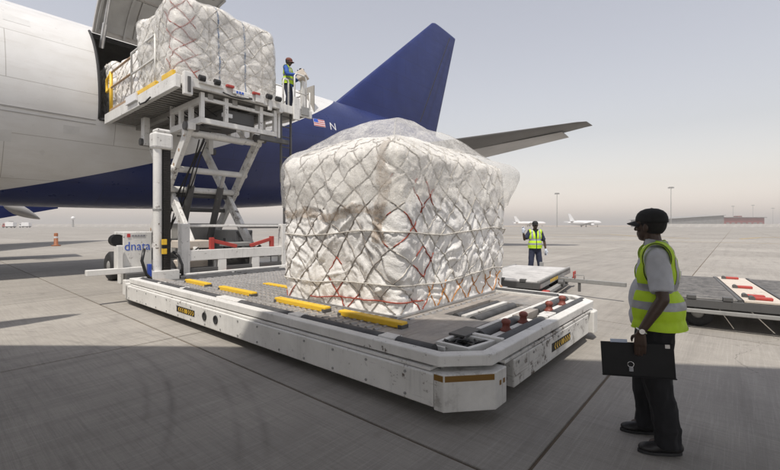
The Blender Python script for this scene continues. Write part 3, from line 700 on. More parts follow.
# flag and first registration letter on the aft body
m = MB(); nx, ny = 6, 4
fa0, fv0 = radians(15.0), 9.8
m.add([fus(fv0 + .75 * i / nx, fa0 - .05 + (.42 * j / ny) / FR, .006) for i in range(nx + 1) for j in range(ny + 1)],
      [[i * (ny + 1) + j, i * (ny + 1) + j + 1, (i + 1) * (ny + 1) + j + 1, (i + 1) * (ny + 1) + j] for i in range(nx) for j in range(ny)]); flag = m.build('flag_decal', 'decal_white', ac)
m = MB()
for k in range(4):
    b0 = fa0 - .05 + (.02 + k * .11) / FR
    m.add([fus(fv0 + .01 + .73 * i / nx, b0 + (.05 * j) / FR, .010) for i in range(nx + 1) for j in range(2)], [[i * 2, i * 2 + 1, i * 2 + 3, i * 2 + 2] for i in range(nx)])
m.build('flag_stripe', 'text_red', flag)
m = MB(); m.add([fus(fv0 + .02 + .28 * i / 2, fa0 - .05 + (.22 + .19 * j) / FR, .013) for i in range(3) for j in range(2)], [[i * 2, i * 2 + 1, i * 2 + 3, i * 2 + 2] for i in range(2)]); m.build('flag_canton', 'text_blue', flag)
me = text_mesh('N', .62, 'registration_letter')
for q in me.vertices: q.co = fus(10.85 + q.co.x, fa0 - .07 + q.co.y / FR, .008)
link('registration_letter', me, 'decal_white', ac)
# ------------------------------------------------------------------ the pallet loader (local x = v, y = u)
ld = empty('cargo_loader', LW(0, 0), TH)
tag(ld, 'white pallet loader with lowered roller platform and raised scissor bridge', 'loader')
W_, L_ = 4.0, 8.1
def poly(ins, c=.36):
    k = ins; d = c + ins * .41 - ins * 1.0 + ins
    return [(k, d), (d, k), (W_ - d, k), (W_ - k, d), (W_ - k, L_ - k), (k, L_ - k)]
plat = MB().prism(poly(.16), .30, .452).build('main_platform', 'dark_frame', ld)
def pp(mb, name, mat, bevel=.006): return mb.build(name, mat, plat, bevel)
pp(MB().ring(poly(.05), poly(.17), .445, .545), 'rim', 'white_paint', .012)
pp(MB().prism([(0, .40), (.155, .40), (.155, L_), (0, L_)], .115, .40, [(0.0, .40), (.155, .40), (.155, L_), (0.0, L_)]), 'side_skirt', 'white_paint', .014)
pp(MB().prism([(W_ - .155, .40), (W_, .40), (W_, L_), (W_ - .155, L_)], .115, .40), 'side_skirt', 'white_paint', .014)
pp(MB().prism([(0, .397), (0, .30), (.34, 0), (.55, 0), (.55, .26), (.42, .26), (.2, .5), (.16, .5), (.16, .397)], .10, .412), 'corner_skirt', 'white_paint_worn', .007)
pp(MB().prism([(W_, .397), (W_ - .36, 0), (W_ - .56, 0), (W_ - .56, .26), (W_ - .42, .26), (W_ - .16, .5), (W_ - .16, .397)], .10, .412), 'corner_skirt', 'white_paint_worn', .014)
pp(MB().box(.80, 3.32, .04, .165, .13, .395), 'end_skirt', 'white_paint_worn', .012)
pp(MB().box(0, W_, L_ - .12, L_ + .03, .12, .44), 'end_beam', 'white_paint', .012)
# side ledge strips that leave a thin dark slot below the rim
pp(MB().box(.028, .16, .45, L_ - .2, .405, .432), 'side_ledge', 'white_paint', .004)
pp(MB().box(.62, W_ - .5, .045, .16, .402, .430), 'end_ledge', 'white_paint_worn', .004)
# amber stripe on the near corner
def face_strip(name, p0, p1, z0, z1, mat, off=.004, ext=0):
    p0, p1 = NV((*p0, 0)), NV((*p1, 0)); d = (p1 - p0).normalized(); n = NV((d.y, -d.x, 0))
    m = MB(); a = p0 + n * off; b = p1 + n * off; c = p0 - n * .01; e = p1 - n * .01
    m.prism([(c.x, c.y), (e.x, e.y), (b.x, b.y), (a.x, a.y)], z0, z1); return m.build(name, mat, plat, .002)
face_strip('reflector_stripe', (.010, .292), (.332, .008), .352, .402, 'amber_marking')
face_strip('reflector_stripe', (.0, .392), (.0, .304), .352, .402, 'amber_marking')
for q in range(2): face_strip('reflector_mark', (.36 + .05 + q * .07, 0), (.36 + .08 + q * .07, 0), .285, .325, 'amber_marking')
# direction arrows: black plates with yellow chevrons
def chevrons(o0, ax, z, n_out):
    o0, ax, n_out = NV(o0), NV(ax), NV(n_out)
    m = MB(); w_, h_ = .66, .095
    def pt(a, b, k): return o0 + ax * a + NV((0, 0, z + b)) + n_out * k
    m.add([pt(0, 0, .004), pt(w_, 0, .004), pt(w_, h_, .004), pt(0, h_, .004), pt(0, 0, -.01), pt(w_, 0, -.01), pt(w_, h_, -.01), pt(0, h_, -.01)],
          [[0, 1, 2, 3], [0, 4, 5, 1], [1, 5, 6, 2], [2, 6, 7, 3], [3, 7, 4, 0]]); m.build('arrow_plate', 'black_plastic', plat)
    for k in range(8):
        sgn = -1 if k < 4 else 1; c = .075 + (k if k < 4 else k + .45) * .0725; t_ = .026
        m = MB(); A = [(c - sgn * .026, .012), (c + sgn * .006, h_ / 2), (c - sgn * .026, h_ - .012)]
        m.add([pt(a, b, .007) for a, b in A] + [pt(a + t_, b, .007) for a, b in A], [[0, 3, 4, 1], [1, 4, 5, 2]]); m.build('chevron', 'yellow_paint', plat)
    m = MB(); m.add([pt(.36 + .022 * cos(a * pi / 5), h_ / 2 + .03 * sin(a * pi / 5), .007) for a in range(10)], [list(range(10))]); m.build('chevron', 'yellow_paint', plat)
chevrons((0, 5.55, 0), (0, -1, 0), .215, (-1, 0, 0))
chevrons((1.82, .04, 0), (1, 0, 0), .22, (0, -1, 0))
for y in (4.55, 4.20):
    m = MB(); m.lathe([(.0, -.002), (.045, -.002), (.05, -.012), (.062, -.012), (.066, 0.004)], 18, (0, y, .275), 'x'); m.build('tie_down_hole', 'rubber', plat)
for x in (.62, 3.325): pp(MB().box(x + .01, x + .10, .10, .3, .13, .38), 'bracket', 'dark_frame', .006)
# bolt heads along the skirts
bm_ = MB(); bm_.cyl((0, 0, 0), (-.010, 0, 0), .014, 6); bolt_me = bm_.mesh('bolt'); bolt_me.materials.append(MATS['grey_paint'])
for k in range(16):
    for z in (.16, .355):
        o = bpy.data.objects.new('bolt', bolt_me); COL.objects.link(o); o.parent = plat; o.location = (.001, .7 + k * .48, z)
for k in range(7):
    o = bpy.data.objects.new('bolt', bolt_me); COL.objects.link(o); o.parent = plat; o.location = (.90 + k * .38, .041, .355); o.rotation_euler = (0, 0, pi / 2)
# guide rollers along the near long side, white spacers between
for a, b in ((6.88, 7.85), (5.88, 6.82), (4.55, 5.78), (2.70, 3.92), (1.19, 2.46), (.56, .98)):
    MB().cyl((.245, a, .500), (.245, b, .500), .064, 18).build('guide_roller', 'roller_rubber', plat)
for a, b in ((6.82, 6.88), (5.78, 5.88), (3.92, 4.55), (2.46, 2.70), (.98, 1.19), (7.85, 7.95)):
    pp(MB().box(.173, .318, a + .004, b - .004, .453, .556), 'roller_spacer', 'white_paint', .008)
pp(MB().box(.319, .345, .5, 7.95, .453, .530), 'deck_rail', 'white_paint', .003)
for a, b in ((.6, 1.9), (2.0, 3.3), (3.4, 4.7), (4.8, 6.1), (6.2, 7.6)):
    MB().cyl((W_ - .245, a, .50), (W_ - .245, b, .50), .064, 16).build('guide_roller', 'roller_rubber', plat)
pp(MB().box(W_ - .345, W_ - .319, .6, 7.95, .453, .530), 'deck_rail', 'white_paint', .003)
# worn steel deck plates with raised edges
rows = [(1.36, 2.5), (2.52, 3.7), (3.72, 4.6), (4.62, 5.5), (5.52, 6.4), (6.42, 7.2)]
for a, b in rows:
    for c, d in ((.36, 1.4), (1.41, 2.55), (2.56, 3.64)): pp(MB().box(c, d, a, b, .453, .492 + random.uniform(0, .006)), 'deck_plate', 'deck_steel', .004)
pp(MB().box(.36, 1.62, .70, 1.35, .453, .497), 'deck_plate', 'deck_steel', .004)
pp(MB().box(2.92, 3.64, .70, 1.35, .453, .494), 'deck_plate', 'deck_steel', .004)
pp(MB().box(1.64, 2.90, .70, .80, .453, .492), 'deck_plate', 'deck_steel', .004)
for y in (.95, 1.20): MB().cyl((1.68, y, .455), (2.86, y, .455), .06, 16).build('deck_roller', 'roller_rubber', plat)
pp(MB().box(1.66, 2.88, 1.04, 1.11, .455, .512), 'roller_tray', 'white_paint_worn', .004)
for y in (7.36, 7.62, 7.88):
    for c, d in ((1.0, 2.2), (2.3, 3.55)): MB().cyl((c, y, .46), (d, y, .46), .055, 14).build('deck_roller', 'roller_rubber', plat)
# short conveyor rollers in the deck: too small to tell apart, joined
m = MB(); yy = 1.5
while yy < 7.2:
    xx = .46
    while xx < 3.6:
        if not (1.05 < xx < 4.0 and 1.6 < yy < 4.05):
            m.cyl((xx, yy, .487), (xx + .10, yy, .487), .026, 8)
        xx += .155
    yy += .125
tag(m.build('conveyor_rollers', 'roller_steel', plat), kind='stuff')
# end trays: two pairs of long rollers with red stops between
for a, b in ((.90, 2.04), (2.42, 3.72)):
    MB().cyl((a, .235, .492), (b, .235, .492), .066, 18).build('end_roller', 'roller_rubber', plat)
    pp(MB().box(a, b, .31, .41, .455, .505), 'stop_tray', 'white_paint', .006)
for a, b in ((.98, 1.90), (2.52, 3.70)): MB().cyl((a, .485, .490), (b, .485, .490), .066, 18).build('end_roller', 'roller_rubber', plat)
pp(MB().box(.96, 3.72, .565, .625, .455, .530), 'tray_rail', 'white_paint', .005)
pp(MB().box(1.93, 2.49, .44, .555, .455, .548), 'worn_cover', 'deck_steel', .004)
pp(MB().box(2.07, 2.39, .18, .30, .455, .555), 'roller_spacer', 'white_paint', .006)
pp(MB().box(.84, .90, .18, .60, .455, .552), 'roller_spacer', 'white_paint', .006)
pp(MB().box(.70, 1.05, .50, .69, .53, .556), 'worn_cover', 'dark_frame', .004)
for x in (1.33, 1.80, 2.66, 3.20):
    pr = [(.0, .0), (.065, .0), (.065, .015), (.044, .03), (.038, .075), (.05, .085), (.05, .112), (.03, .13), (.0, .134)]
    MB().lathe(pr, 14, (x, .36, .505)).build('stop_post', 'red_cone', plat)
# open corner well with hoses
pp(MB().ring([(.42, .30), (.83, .24), (.83, .66), (.42, .66)], [(.46, .34), (.79, .28), (.79, .62), (.46, .62)], .456, .535), 'well_frame', 'white_paint', .006)
for k in range(6):
    m = MB(); pts = [(.47 + .30 * t_, .34 + .25 * ((k * .37) % 1) + .07 * sin(t_ * 7 + k * 1.3), .475 + .035 * sin(t_ * 5 + k * 2.1) ** 2 + .006 * k) for t_ in [i / 12 for i in range(13)]]
    m.tube(pts, .011, 6); m.build('hose', 'hose', plat)
m = MB(); m.tube([(.46, .62, .46), (.50, .60, .50), (.6, .55, .53), (.72, .55, .52), (.8, .60, .47)], .016, 6); m.build('hose', 'hose', plat)
# yellow side stops
for a, b in ((5.92, 6.84), (4.36, 5.45), (2.57, 3.72), (1.27, 2.31)):
    pp(MB().prism([(.66, a), (.77, a), (.77, b), (.66, b)], .498, .568), 'side_stop', 'yellow_paint', .012)
    for y in (a, b - .05): pp(MB().box(.652, .778, y - .004, y + .055, .496, .54), 'stop_bracket', 'dark_frame', .004)
pp(MB().box(1.55, 1.68, 4.6, 5.45, .498, .522), 'floor_strip', 'yellow_paint', .004)
pp(MB().box(.36, .365 + .3, 7.25, 7.9, .453, .50), 'deck_plate', 'deck_steel', .004)

# lift mast with chain at the far near corner
mast = MB().cyl((.58, 8.02, .45), (.58, 8.02, 3.55), .085, 18).build('lift_mast', 'white_paint', ld)
def mp(mb, n, mt, bv=.006): return mb.build(n, mt, mast, bv)
mp(MB().prism([(.47, 7.9), (.87, 7.9), (.87, 8.2), (.47, 8.2)], 3.30, 3.66), 'mast_head', 'white_paint', .05)
mp(MB().box(.53, .82, 7.92, 8.18, 3.66, 3.74), 'mast_head_cap', 'white_paint', .03)
mp(MB().box(.675, .845, 8.0, 8.1, .5, 3.32), 'chain_guide', 'black_rough', .004)
for k in range(70):
    z = .55 + k * .0395
    MB().box(.685, .835, 7.965, 8.002, z, z + .022).build('chain_link', 'chain', mast)
mp(MB().box(.43, .98, 7.86, 8.2, .45, .66), 'mast_foot', 'white_paint', .01)
mp(MB().cyl((.58, 8.02, 1.96), (.58, 8.02, 2.0), .092, 18), 'mast_band', 'grey_paint', 0)
for z in (1.02, 1.22): mp(MB().box(.62, .72, 7.87, 7.91, z, z + .12), 'warning_tag', 'yellow_paint', .004)
mp(MB().box(.63, .71, 7.868, 7.905, 1.14, 1.22), 'warning_tag', 'black_plastic', .004)
m = MB(); m.tube([(.93, 8.1, 1.05), (1.02, 8.02, .95), (1.07, 7.95, .75), (1.05, 7.9, .52)], .03, 8); m.build('hose', 'hose', mast)
m = MB(); m.tube([(.30, 7.95, 1.15), (.24, 7.9, .9), (.30, 7.85, .62), (.42, 7.9, .5)], .032, 8); m.build('hose', 'hose', mast)
mp(MB().box(.36, .43, 7.9, 8.0, .55, .82), 'blue_box', 'blue_paint', .01)

# chassis behind the main platform
ch = MB().box(1.1, 3.95, 8.25, 13.2, .42, .62).build('chassis', 'dark_frame', ld, .01)
def cp(mb, n, mt, bv=.008): return mb.build(n, mt, ch, bv)
cp(MB().box(1.14, 4.15, 8.24, 8.40, .80, 1.05), 'cross_beam', 'white_paint', .012)
cp(MB().box(1.16, 1.36, 8.22, 8.42, .30, 1.68), 'upright', 'white_paint', .012)
cp(MB().box(3.90, 4.14, 8.22, 8.42, .30, 1.68), 'upright', 'white_paint', .012)
for x in (2.05, 2.98): cp(MB().prism([(x, 8.245), (x + .22, 8.245), (x + .22, 8.395), (x, 8.395)], .34, .80), 'post', 'white_paint', .01)
cp(MB().box(1.36, 1.95, 8.55, 9.2, .45, .78), 'tank', 'cream_plate', .03)
cp(MB().box(1.96, 2.03, 8.28, 8.34, .35, .79), 'post', 'grey_paint', .004)
cp(MB().box(3.25, 3.62, 8.38, 8.42, .46, .77), 'notice_plate', 'decal_white', .003)
cp(MB().box(3.66, 3.86, 8.38, 8.42, .60, .77), 'notice_plate', 'decal_white', .003)
m = MB(); m.add([(3.40, 8.376, .55), (3.48, 8.376, .55), (3.44, 8.376, .63)], [[0, 1, 2]]); m.build('warning_sign', 'line_yellow', ch)
cp(MB().box(2.3, 2.95, 8.6, 9.6, .62, .78), 'engine_block', 'dark_frame', .02)
cp(MB().box(1.5, 2.25, 8.9, 9.7, 1.05, 1.25), 'battery_box', 'cream_plate', .02)
cp(MB().box(2.6, 3.3, 8.7, 9.3, 1.06, 1.18), 'valve_block', 'grey_paint', .02)
cp(MB().box(3.25, 3.8, 9.6, 11.6, .62, 1.5), 'tank', 'grey_paint', .02)
for p, q in (((3.28, 9.58, .68), (3.76, 9.58, 1.46)), ((3.76, 9.58, .68), (3.28, 9.58, 1.46))): cp(MB().beam(p, q, .05, .03, YX), 'tank_strap', 'dark_frame', .004)
cp(MB().box(2.55, 3.25, 11.0, 12.4, .62, 1.7), 'engine_cover', 'bridge_under', .02)
# red latch arms
for s_, x in ((1, 1.92), (-1, 3.62)):
    cp(MB().box(x - .05, x + .05, 8.27, 8.37, 1.05, 1.34), 'latch_post', 'red_paint', .008)
    cp(MB().beam((x, 8.32, 1.27), (x + s_ * .66, 8.32, 1.10), .06, .09), 'latch_arm', 'red_paint', .01)
for x in (2.24, 3.36): cp(MB().box(x, x + .16, 8.15, 8.24, .43, .50), 'red_chock', 'red_paint', .008)
# manifolds and cables: small clutter behind the beam
for k in range(14):
    x = random.uniform(1.45, 3.7); y = random.uniform(8.5, 10.5); zz = random.uniform(.64, 1.3)
    cp(MB().cyl((x, y, .62), (x, y, zz), random.uniform(.03, .09), 10), 'hydraulic_unit', random.choice(['dark_frame', 'black_rough', 'grey_paint', 'dark_frame']), 0)
for k in range(9):
    m = MB(); x = random.uniform(1.4, 2.6); pts = [(x + t_ * 1.2, 8.5 + .3 * sin(3 * t_ + k) + .5 * random.random(), .75 + .32 * sin(t_ * 3.1 + k) ** 2) for t_ in [i / 8 for i in range(9)]]
    m.tube(pts, .022, 6); m.build('hose', 'hose', ch)
cp(MB().box(1.36, 3.95, 8.29, 8.35, 1.60, 1.66), 'guard_tube', 'white_paint', .01)
cp(MB().box(3.05, 4.15, 8.5, 9.0, 1.56, 1.68), 'ladder_footing', 'dark_frame', .01)
# wheels
for (x, y) in ((1.0, 8.75), (1.0, 12.6), (3.6, 12.6), (4.15, 8.9)):
    ty = MB().lathe([(.16, -.13), (.36, -.15), (.43, -.09), (.43, .09), (.36, .15), (.16, .13)], 26, (x, y, .43), 'x').build('wheel', 'rubber', ld)
    m = MB(); m.lathe([(0, -.145), (.12, -.145), (.17, -.12), (.17, .12), (.12, .145), (0, .145)], 20, (x, y, .43), 'x'); m.build('rim', 'grey_paint', ty)
# sign cabinet with the operator's name, and the bumper beam beside it
cab = MB().box(.06, .62, 8.45, 9.1, .62, 1.50).build('cabinet', 'white_paint', ld, .015)
def wall_text(body, size, x, y, z, mat, parent, name, maxw=None):
    me = text_mesh(body, size, name); xs = [q.co.x for q in me.vertices]; k = (maxw / (max(xs) - min(xs))) if maxw else 1
    for q in me.vertices: q.co = (x + q.co.x * k, y, z + q.co.y)
    return link(name, me, mat, parent)
wall_text('dnata', .27, .075, 8.445, 1.10, 'text_blue', cab, 'lettering', .50)
m = MB(); m.box(.13, .19, 8.437, 8.447, 1.385, 1.46); m.build('emblem', 'text_red', cab)
for k in range(5): MB().box(.22 + k * .055, .262 + k * .055, 8.440, 8.447, 1.40, 1.435).build('small_lettering', 'text_grey', cab)
MB().box(.02, .14, 8.5, 8.7, .38, .63).build('cabinet_foot', 'white_paint', cab, .01)
m = MB(); m.cyl((-.02, 8.5, 1.32), (-.02, 8.72, 1.32), .13, 14); m.build('horn', 'black_plastic', cab)
bb = MB().box(-.62, .40, 8.30, 8.43, .62, .74).build('bumper_beam', 'white_paint', ld, .012)
MB().box(-.08, .02, 8.32, 8.42, .74, 1.22).build('bumper_post', 'white_paint', bb, .01)
MB().box(.05, .45, 8.2, 8.42, .2, .62).build('bumper_bracket', 'dark_frame', bb, .01)
MB().box(0, .25, 8.14, 8.3, .18, .5).build('corner_bumper', 'white_paint', bb, .015)
MB().box(.03, .12, 8.13, 8.142, .30, .36).build('corner_lamp', 'red_paint', bb, .004)

# scissor arms
sc_ = MB().cyl((1.55, 10.35, 2.5), (3.62, 10.35, 2.5), .07, 14).build('scissor_lift', 'dark_frame', ld)
def arm(name, p0, p1, w, h, mat, holes=False):
    o = MB().beam(p0, p1, w, h).build(name, mat, sc_, .014)
    if holes:
        d = NV(p1) - NV(p0)
        for k in range(9):
            c = NV(p0) + d * (.06 + k * .105)
            MB().cyl(c + NV((-w / 2 - .004, 0, 0)), c + NV((w / 2 + .004, 0, 0)), .045, 10).build('arm_hole', 'brown_tape', sc_)
    return o
Y0, Y1, ZT, ZB = 8.85, 11.9, 4.12, .86
arm('scissor_arm', (1.62, Y0, ZT), (1.62, Y1, ZB), .12, .26, 'white_paint_worn', True)
arm('scissor_arm', (1.78, Y1, ZT), (1.78, Y0, ZB), .12, .26, 'white_paint_worn')
arm('scissor_arm', (3.55, Y0, ZT), (3.55, Y1, ZB), .12, .26, 'white_paint_worn')
arm('scissor_arm', (3.40, Y1, ZT), (3.40, Y0, ZB), .12, .26, 'white_paint_worn')
def on(t_): return (Y0 + (Y1 - Y0) * t_, ZT + (ZB - ZT) * t_)
for t_ in (.04, .30, .455):
    y, z = on(t_); MB().cyl((1.5, y - .02, z), (3.66, y - .02, z), .085, 14).build('cross_tube', 'white_paint', sc_)
for t_ in (.62, .9):
    y, z = on(t_); MB().cyl((1.5, y, z), (3.66, y, z), .06, 12).build('cross_tube', 'dark_frame', sc_)
for x in (1.62, 3.55):
    for (y, z) in ((Y0, ZT), (Y1, ZB), (Y1, ZT), (Y0, ZB)): MB().cyl((x - .14, y, z), (x + .2, y, z), .11, 14).build('pivot', 'dark_frame', sc_)
for x in (2.15, 3.0):
    MB().cyl((x, 10.9, .75), (x, 10.0, 2.75), .095, 14).build('lift_cylinder', 'dark_frame', sc_)
    MB().cyl((x, 10.0, 2.75), (x, 9.78, 3.14), .055, 12).build('cylinder_rod', 'aluminium', sc_)
MB().box(1.55, 3.65, Y1 - .15, Y1 + .15, .60, .80).build('slide_base', 'dark_frame', sc_, .01)
MB().box(1.55, 3.65, Y0 - .12, Y0 + .15, .60, .82).build('slide_base', 'dark_frame', sc_, .01)

# hydraulic hoses along the arms and sagging cables below the bridge
for k in range(5):
    x = 1.86 + k * .05; pts = []
    for i in range(17):
        t_ = i / 16; y, z = on(.06 + t_ * .88); pts.append((x + .05 * sin(t_ * 9 + k), y - .17 - .05 * sin(t_ * 6 + k * 1.7), z - .10 + .05 * sin(t_ * 7 + k)))
    m = MB(); m.tube(pts, .018, 6); m.build('hose', 'hose', sc_)
for k in range(6):
    y0 = 8.9 + k * .45; pts = [(1.9 + t_ * 1.6, y0 + .2 * sin(3 * t_ + k), 4.78 - (.25 + .08 * (k % 3)) * sin(pi * t_)) for t_ in [i / 12 for i in range(13)]]
    m = MB(); m.tube(pts, .016, 6); m.build('cable', 'hose', sc_)
# raised bridge platform
BZ = 5.13
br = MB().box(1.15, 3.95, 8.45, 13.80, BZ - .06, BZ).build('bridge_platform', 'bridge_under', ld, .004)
def bp_(mb, n, mt, bv=.006): return mb.build(n, mt, br, bv)
bp_(MB().box(1.08, 1.20, 8.35, 13.80, BZ - .26, BZ + .05), 'bridge_side_beam', 'white_paint', .012)
bp_(MB().box(3.90, 4.02, 8.35, 13.80, BZ - .26, BZ + .05), 'bridge_side_beam', 'white_paint', .012)
bp_(MB().box(1.203, 3.897, 8.33, 8.46, BZ - .17, BZ + .04), 'bridge_end_beam', 'white_paint', .012)
bp_(MB().box(1.203, 3.897, 13.6, 13.80, BZ - .2, BZ + .02), 'bridge_end_beam', 'grey_paint', .012)
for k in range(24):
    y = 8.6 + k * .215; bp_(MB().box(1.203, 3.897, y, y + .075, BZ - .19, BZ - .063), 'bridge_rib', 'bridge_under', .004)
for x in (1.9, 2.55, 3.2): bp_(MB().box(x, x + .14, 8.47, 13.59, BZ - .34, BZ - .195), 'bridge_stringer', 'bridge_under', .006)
# details on the near end beam
bp_(MB().box(1.22, 1.42, 8.20, 8.33, BZ - .42, BZ + .12), 'end_bracket', 'white_paint', .015)
bp_(MB().box(1.29, 1.36, 8.17, 8.20, BZ - .36, BZ + .0), 'bracket_slot', 'dark_frame', .004)
for x in (1.58, 1.95, 3.42, 3.72): bp_(MB().cyl((x, 8.24, BZ + .06), (x + .14, 8.24, BZ + .06), .07, 14), 'bumper_roller', 'rubber', 0)
for x in (2.28, 3.02): bp_(MB().box(x, x + .2, 8.24, 8.33, BZ + .03, BZ + .09), 'red_stop', 'red_paint', .01)
for k, (x0, x1, z0, z1) in enumerate(((1.6, 2.2, .05, -.05), (2.45, 3.0, .0, -.1), (3.1, 3.36, .06, -.16), (2.55, 2.9, -.1, -.14), (3.5, 3.6, .1, -.3))):
    bp_(MB().box(x0, x1, 8.26, 8.33, BZ + z1, BZ + z0), 'end_panel', 'white_paint', .01)
for k in range(3): MB().box(2.54 + k * .075, 2.59 + k * .075, 8.252, 8.259, BZ - .075, BZ - .015).build('blue_mark', 'text_blue', br)
m = MB(); m.tube([(2.2, 8.3, BZ - .13), (2.4, 8.24, BZ - .2), (2.7, 8.25, BZ - .19), (3.0, 8.28, BZ - .12)], .018, 6); m.build('cable', 'hose', br)
# tubular subframe under the near half
sx0, sx1, sy0, sy1, sz0, sz1 = 1.72, 3.90, 8.52, 10.3, 4.18, 4.83
for y in (sy0, sy1):
    bp_(MB().box(sx0, sx1, y - .05, y + .05, sz0, sz0 + .13), 'subframe_rail', 'white_paint', .01)
    bp_(MB().box(sx0 + .1, sx1 - .1, y - .04, y + .04, sz1 - .09, sz1), 'subframe_rail', 'white_paint', .01)
    for x in (sx0, sx0 + .62, sx1 - .55, sx1 - .1): bp_(MB().box(x, x + .10, y - .052, y + .052, sz0 + .13, BZ - .2), 'subframe_post', 'white_paint', .008)
for x in (sx0, sx1 - .1):
    bp_(MB().box(x, x + .1, sy0 + .05, sy1 - .05, sz0 - .002, sz0 + .16), 'subframe_rail', 'white_paint', .01)
    bp_(MB().box(x, x + .1, sy0 + .05, sy1 - .05, sz1 - .14, sz1), 'subframe_rail', 'white_paint', .01)
    for k in range(1, 3): bp_(MB().box(x + .002, x + .098, sy0 + k * .6 - .07, sy0 + k * .6 + .07, sz0 + .16, sz1 - .14), 'subframe_post', 'white_paint', .008)
bp_(MB().box(sx0 + .7, sx1 - .6, sy0 + .15, sy1 - .1, sz0 + .2, sz1 - .12), 'gear_box', 'dark_frame', .02)
bp_(MB().box(2.35, 2.62, sy0 + .08, sy0 + .15, sz0 + .30, sz0 + .40), 'name_plate', 'decal_white', .004)
bp_(MB().beam((2.9, sy0 + .3, sz0 + .06), (3.8, sy1 - .3, sz0 + .06), .1, .08), 'subframe_brace', 'white_paint', .008)
bp_(MB().box(3.35, 4.3, 8.45, 8.58, 4.02, 4.14), 'hanger_beam', 'dark_frame', .01)
for x in (1.62, 3.55): bp_(MB().box(x - .09, x + .09, Y0 - .14, Y0 + .14, ZT - .1, sz0 + .02), 'scissor_bracket', 'white_paint', .01); bp_(MB().box(x - .07, x + .09, Y1 - .13, Y1 + .13, ZT - .1, BZ - .28), 'scissor_bracket', 'white_paint', .01)
# side railings: white then yellow
def rail(pts, r, n, mt): m = MB(); m.tube(pts, r, 8); return m.build(n, mt, br)
x = 1.14
rail([(x, 9.75, BZ), (x, 9.75, 6.52), (x, 11.5, 6.52), (x, 11.5, BZ)], .028, 'white_rail', 'white_paint')
rail([(x, 9.75, 5.92), (x, 11.5, 5.92)], .024, 'white_rail', 'white_paint')
rail([(x, 11.5, 6.42), (x, 13.3, 6.42)], .03, 'yellow_rail', 'brown_tape')
rail([(x, 11.5, 5.95), (x, 13.4, 5.95)], .03, 'yellow_rail', 'brown_tape')
rail([(x, 13.35, BZ), (x, 13.35, 6.45)], .05, 'yellow_rail', 'yellow_paint')
rail([(x, 13.4, 6.4), (x, 13.78, 6.3), (x, 13.78, 5.9), (x, 13.4, 5.95)], .04, 'yellow_rail', 'yellow_paint')
bp_(MB().box(1.09, 1.17, 9.6, 11.1, BZ + .052, BZ + .17), 'yellow_kerb', 'yellow_paint', .01)
bp_(MB().box(1.09, 1.17, 8.55, 9.2, BZ + .052, BZ + .19), 'yellow_kerb', 'yellow_paint', .01)
bp_(MB().box(1.09, 1.17, 11.2, 13.3, BZ + .052, BZ + .13), 'kerb', 'brown_tape', .01)
bp_(MB().box(1.02, 1.08, 10.8, 11.6, BZ - .1, BZ + .12), 'blue_tag', 'decal_white', .01)
rail([(1.05, 10.6, BZ - .2), (1.0, 10.4, BZ - .3), (1.0, 10.0, BZ - .32), (1.05, 9.8, BZ - .22)], .02, 'cable', 'hose')
# operator's basket beyond the bridge
bk = MB().box(4.03, 5.12, 8.50, 9.9, BZ - .10, BZ - .02).build('operator_basket', 'grey_paint', ld, .008)
def kp(mb, n, mt, bv=.006): return mb.build(n, mt, bk, bv)
kp(MB().box(4.03, 5.12, 8.42, 8.5, BZ - .2, BZ + .03), 'basket_beam', 'white_paint', .01)
kp(MB().box(4.40, 4.62, 8.36, 8.415, BZ - .36, BZ + .30), 'basket_panel', 'white_paint', .015)
kp(MB().box(4.70, 4.98, 8.38, 8.415, BZ - .16, BZ + .10), 'basket_panel', 'grey_paint', .015)
def krail(pts, r=.026, mt='white_paint'): m = MB(); m.tube(pts, r, 8); m.build('basket_rail', mt, bk)
krail([(4.10, 8.46, BZ), (4.10, 8.46, BZ + .70), (4.13, 8.46, BZ + .78), (4.25, 8.46, BZ + .78), (4.28, 8.46, BZ + .7), (4.28, 8.46, BZ)])
krail([(4.50, 8.46, BZ), (4.50, 8.46, BZ + .97), (4.56, 8.46, BZ + 1.05), (4.86, 8.46, BZ + 1.05), (4.92, 8.46, BZ + .97), (4.92, 8.46, BZ)])
krail([(4.50, 8.46, BZ + .5), (4.92, 8.46, BZ + .5)], .022)
krail([(5.09, 8.5, BZ), (5.09, 8.5, BZ + .6), (5.09, 9.85, BZ + .6), (5.09, 9.85, BZ)])
krail([(4.1, 9.85, BZ), (4.1, 9.85, BZ + 1.1), (5.05, 9.85, BZ + 1.1), (5.05, 9.85, BZ)]); krail([(4.1, 9.85, BZ + .55), (5.05, 9.85, BZ + .55)], .022)
kp(MB().beam((4.03, 8.6, BZ - .15), (4.03, 8.6, BZ - .95), .08, .08), 'basket_bracket', 'white_paint')
kp(MB().beam((5.0, 9.2, BZ - .12), (4.0, 9.2, BZ - .5), .08, .08), 'basket_bracket', 'white_paint')
# control desk: post and tilted console
kx, ky = 4.98, 8.72
kp(MB().box(kx - .05, kx + .05, ky - .06, ky + .04, BZ - .02, BZ + 1.0), 'console_post', 'white_paint')
M = Matrix.Translation(NV((kx, ky + .02, BZ + 1.16))) @ Matrix.Rotation(radians(35), 4, 'Z') @ Matrix.Rotation(radians(-28), 4, 'X')
m = MB(); m.box(-.19, .19, -.15, .15, -.12, .12); m.v = [tuple(M @ NV(p)) for p in m.v]; con = m.build('control_console', 'cream_plate', bk, .02)
for k in range(4):
    m = MB(); m.cyl((-.13 + .085 * k, .02, .12), (-.13 + .085 * k, .02, .17), .018, 8); m.v = [tuple(M @ NV(p)) for p in m.v]; m.build('console_knob', 'black_plastic', bk)
kp(MB().box(kx - .05, kx + .09, ky + .02, ky + .1, BZ + 1.27, BZ + 1.40), 'console_screen', 'black_plastic')
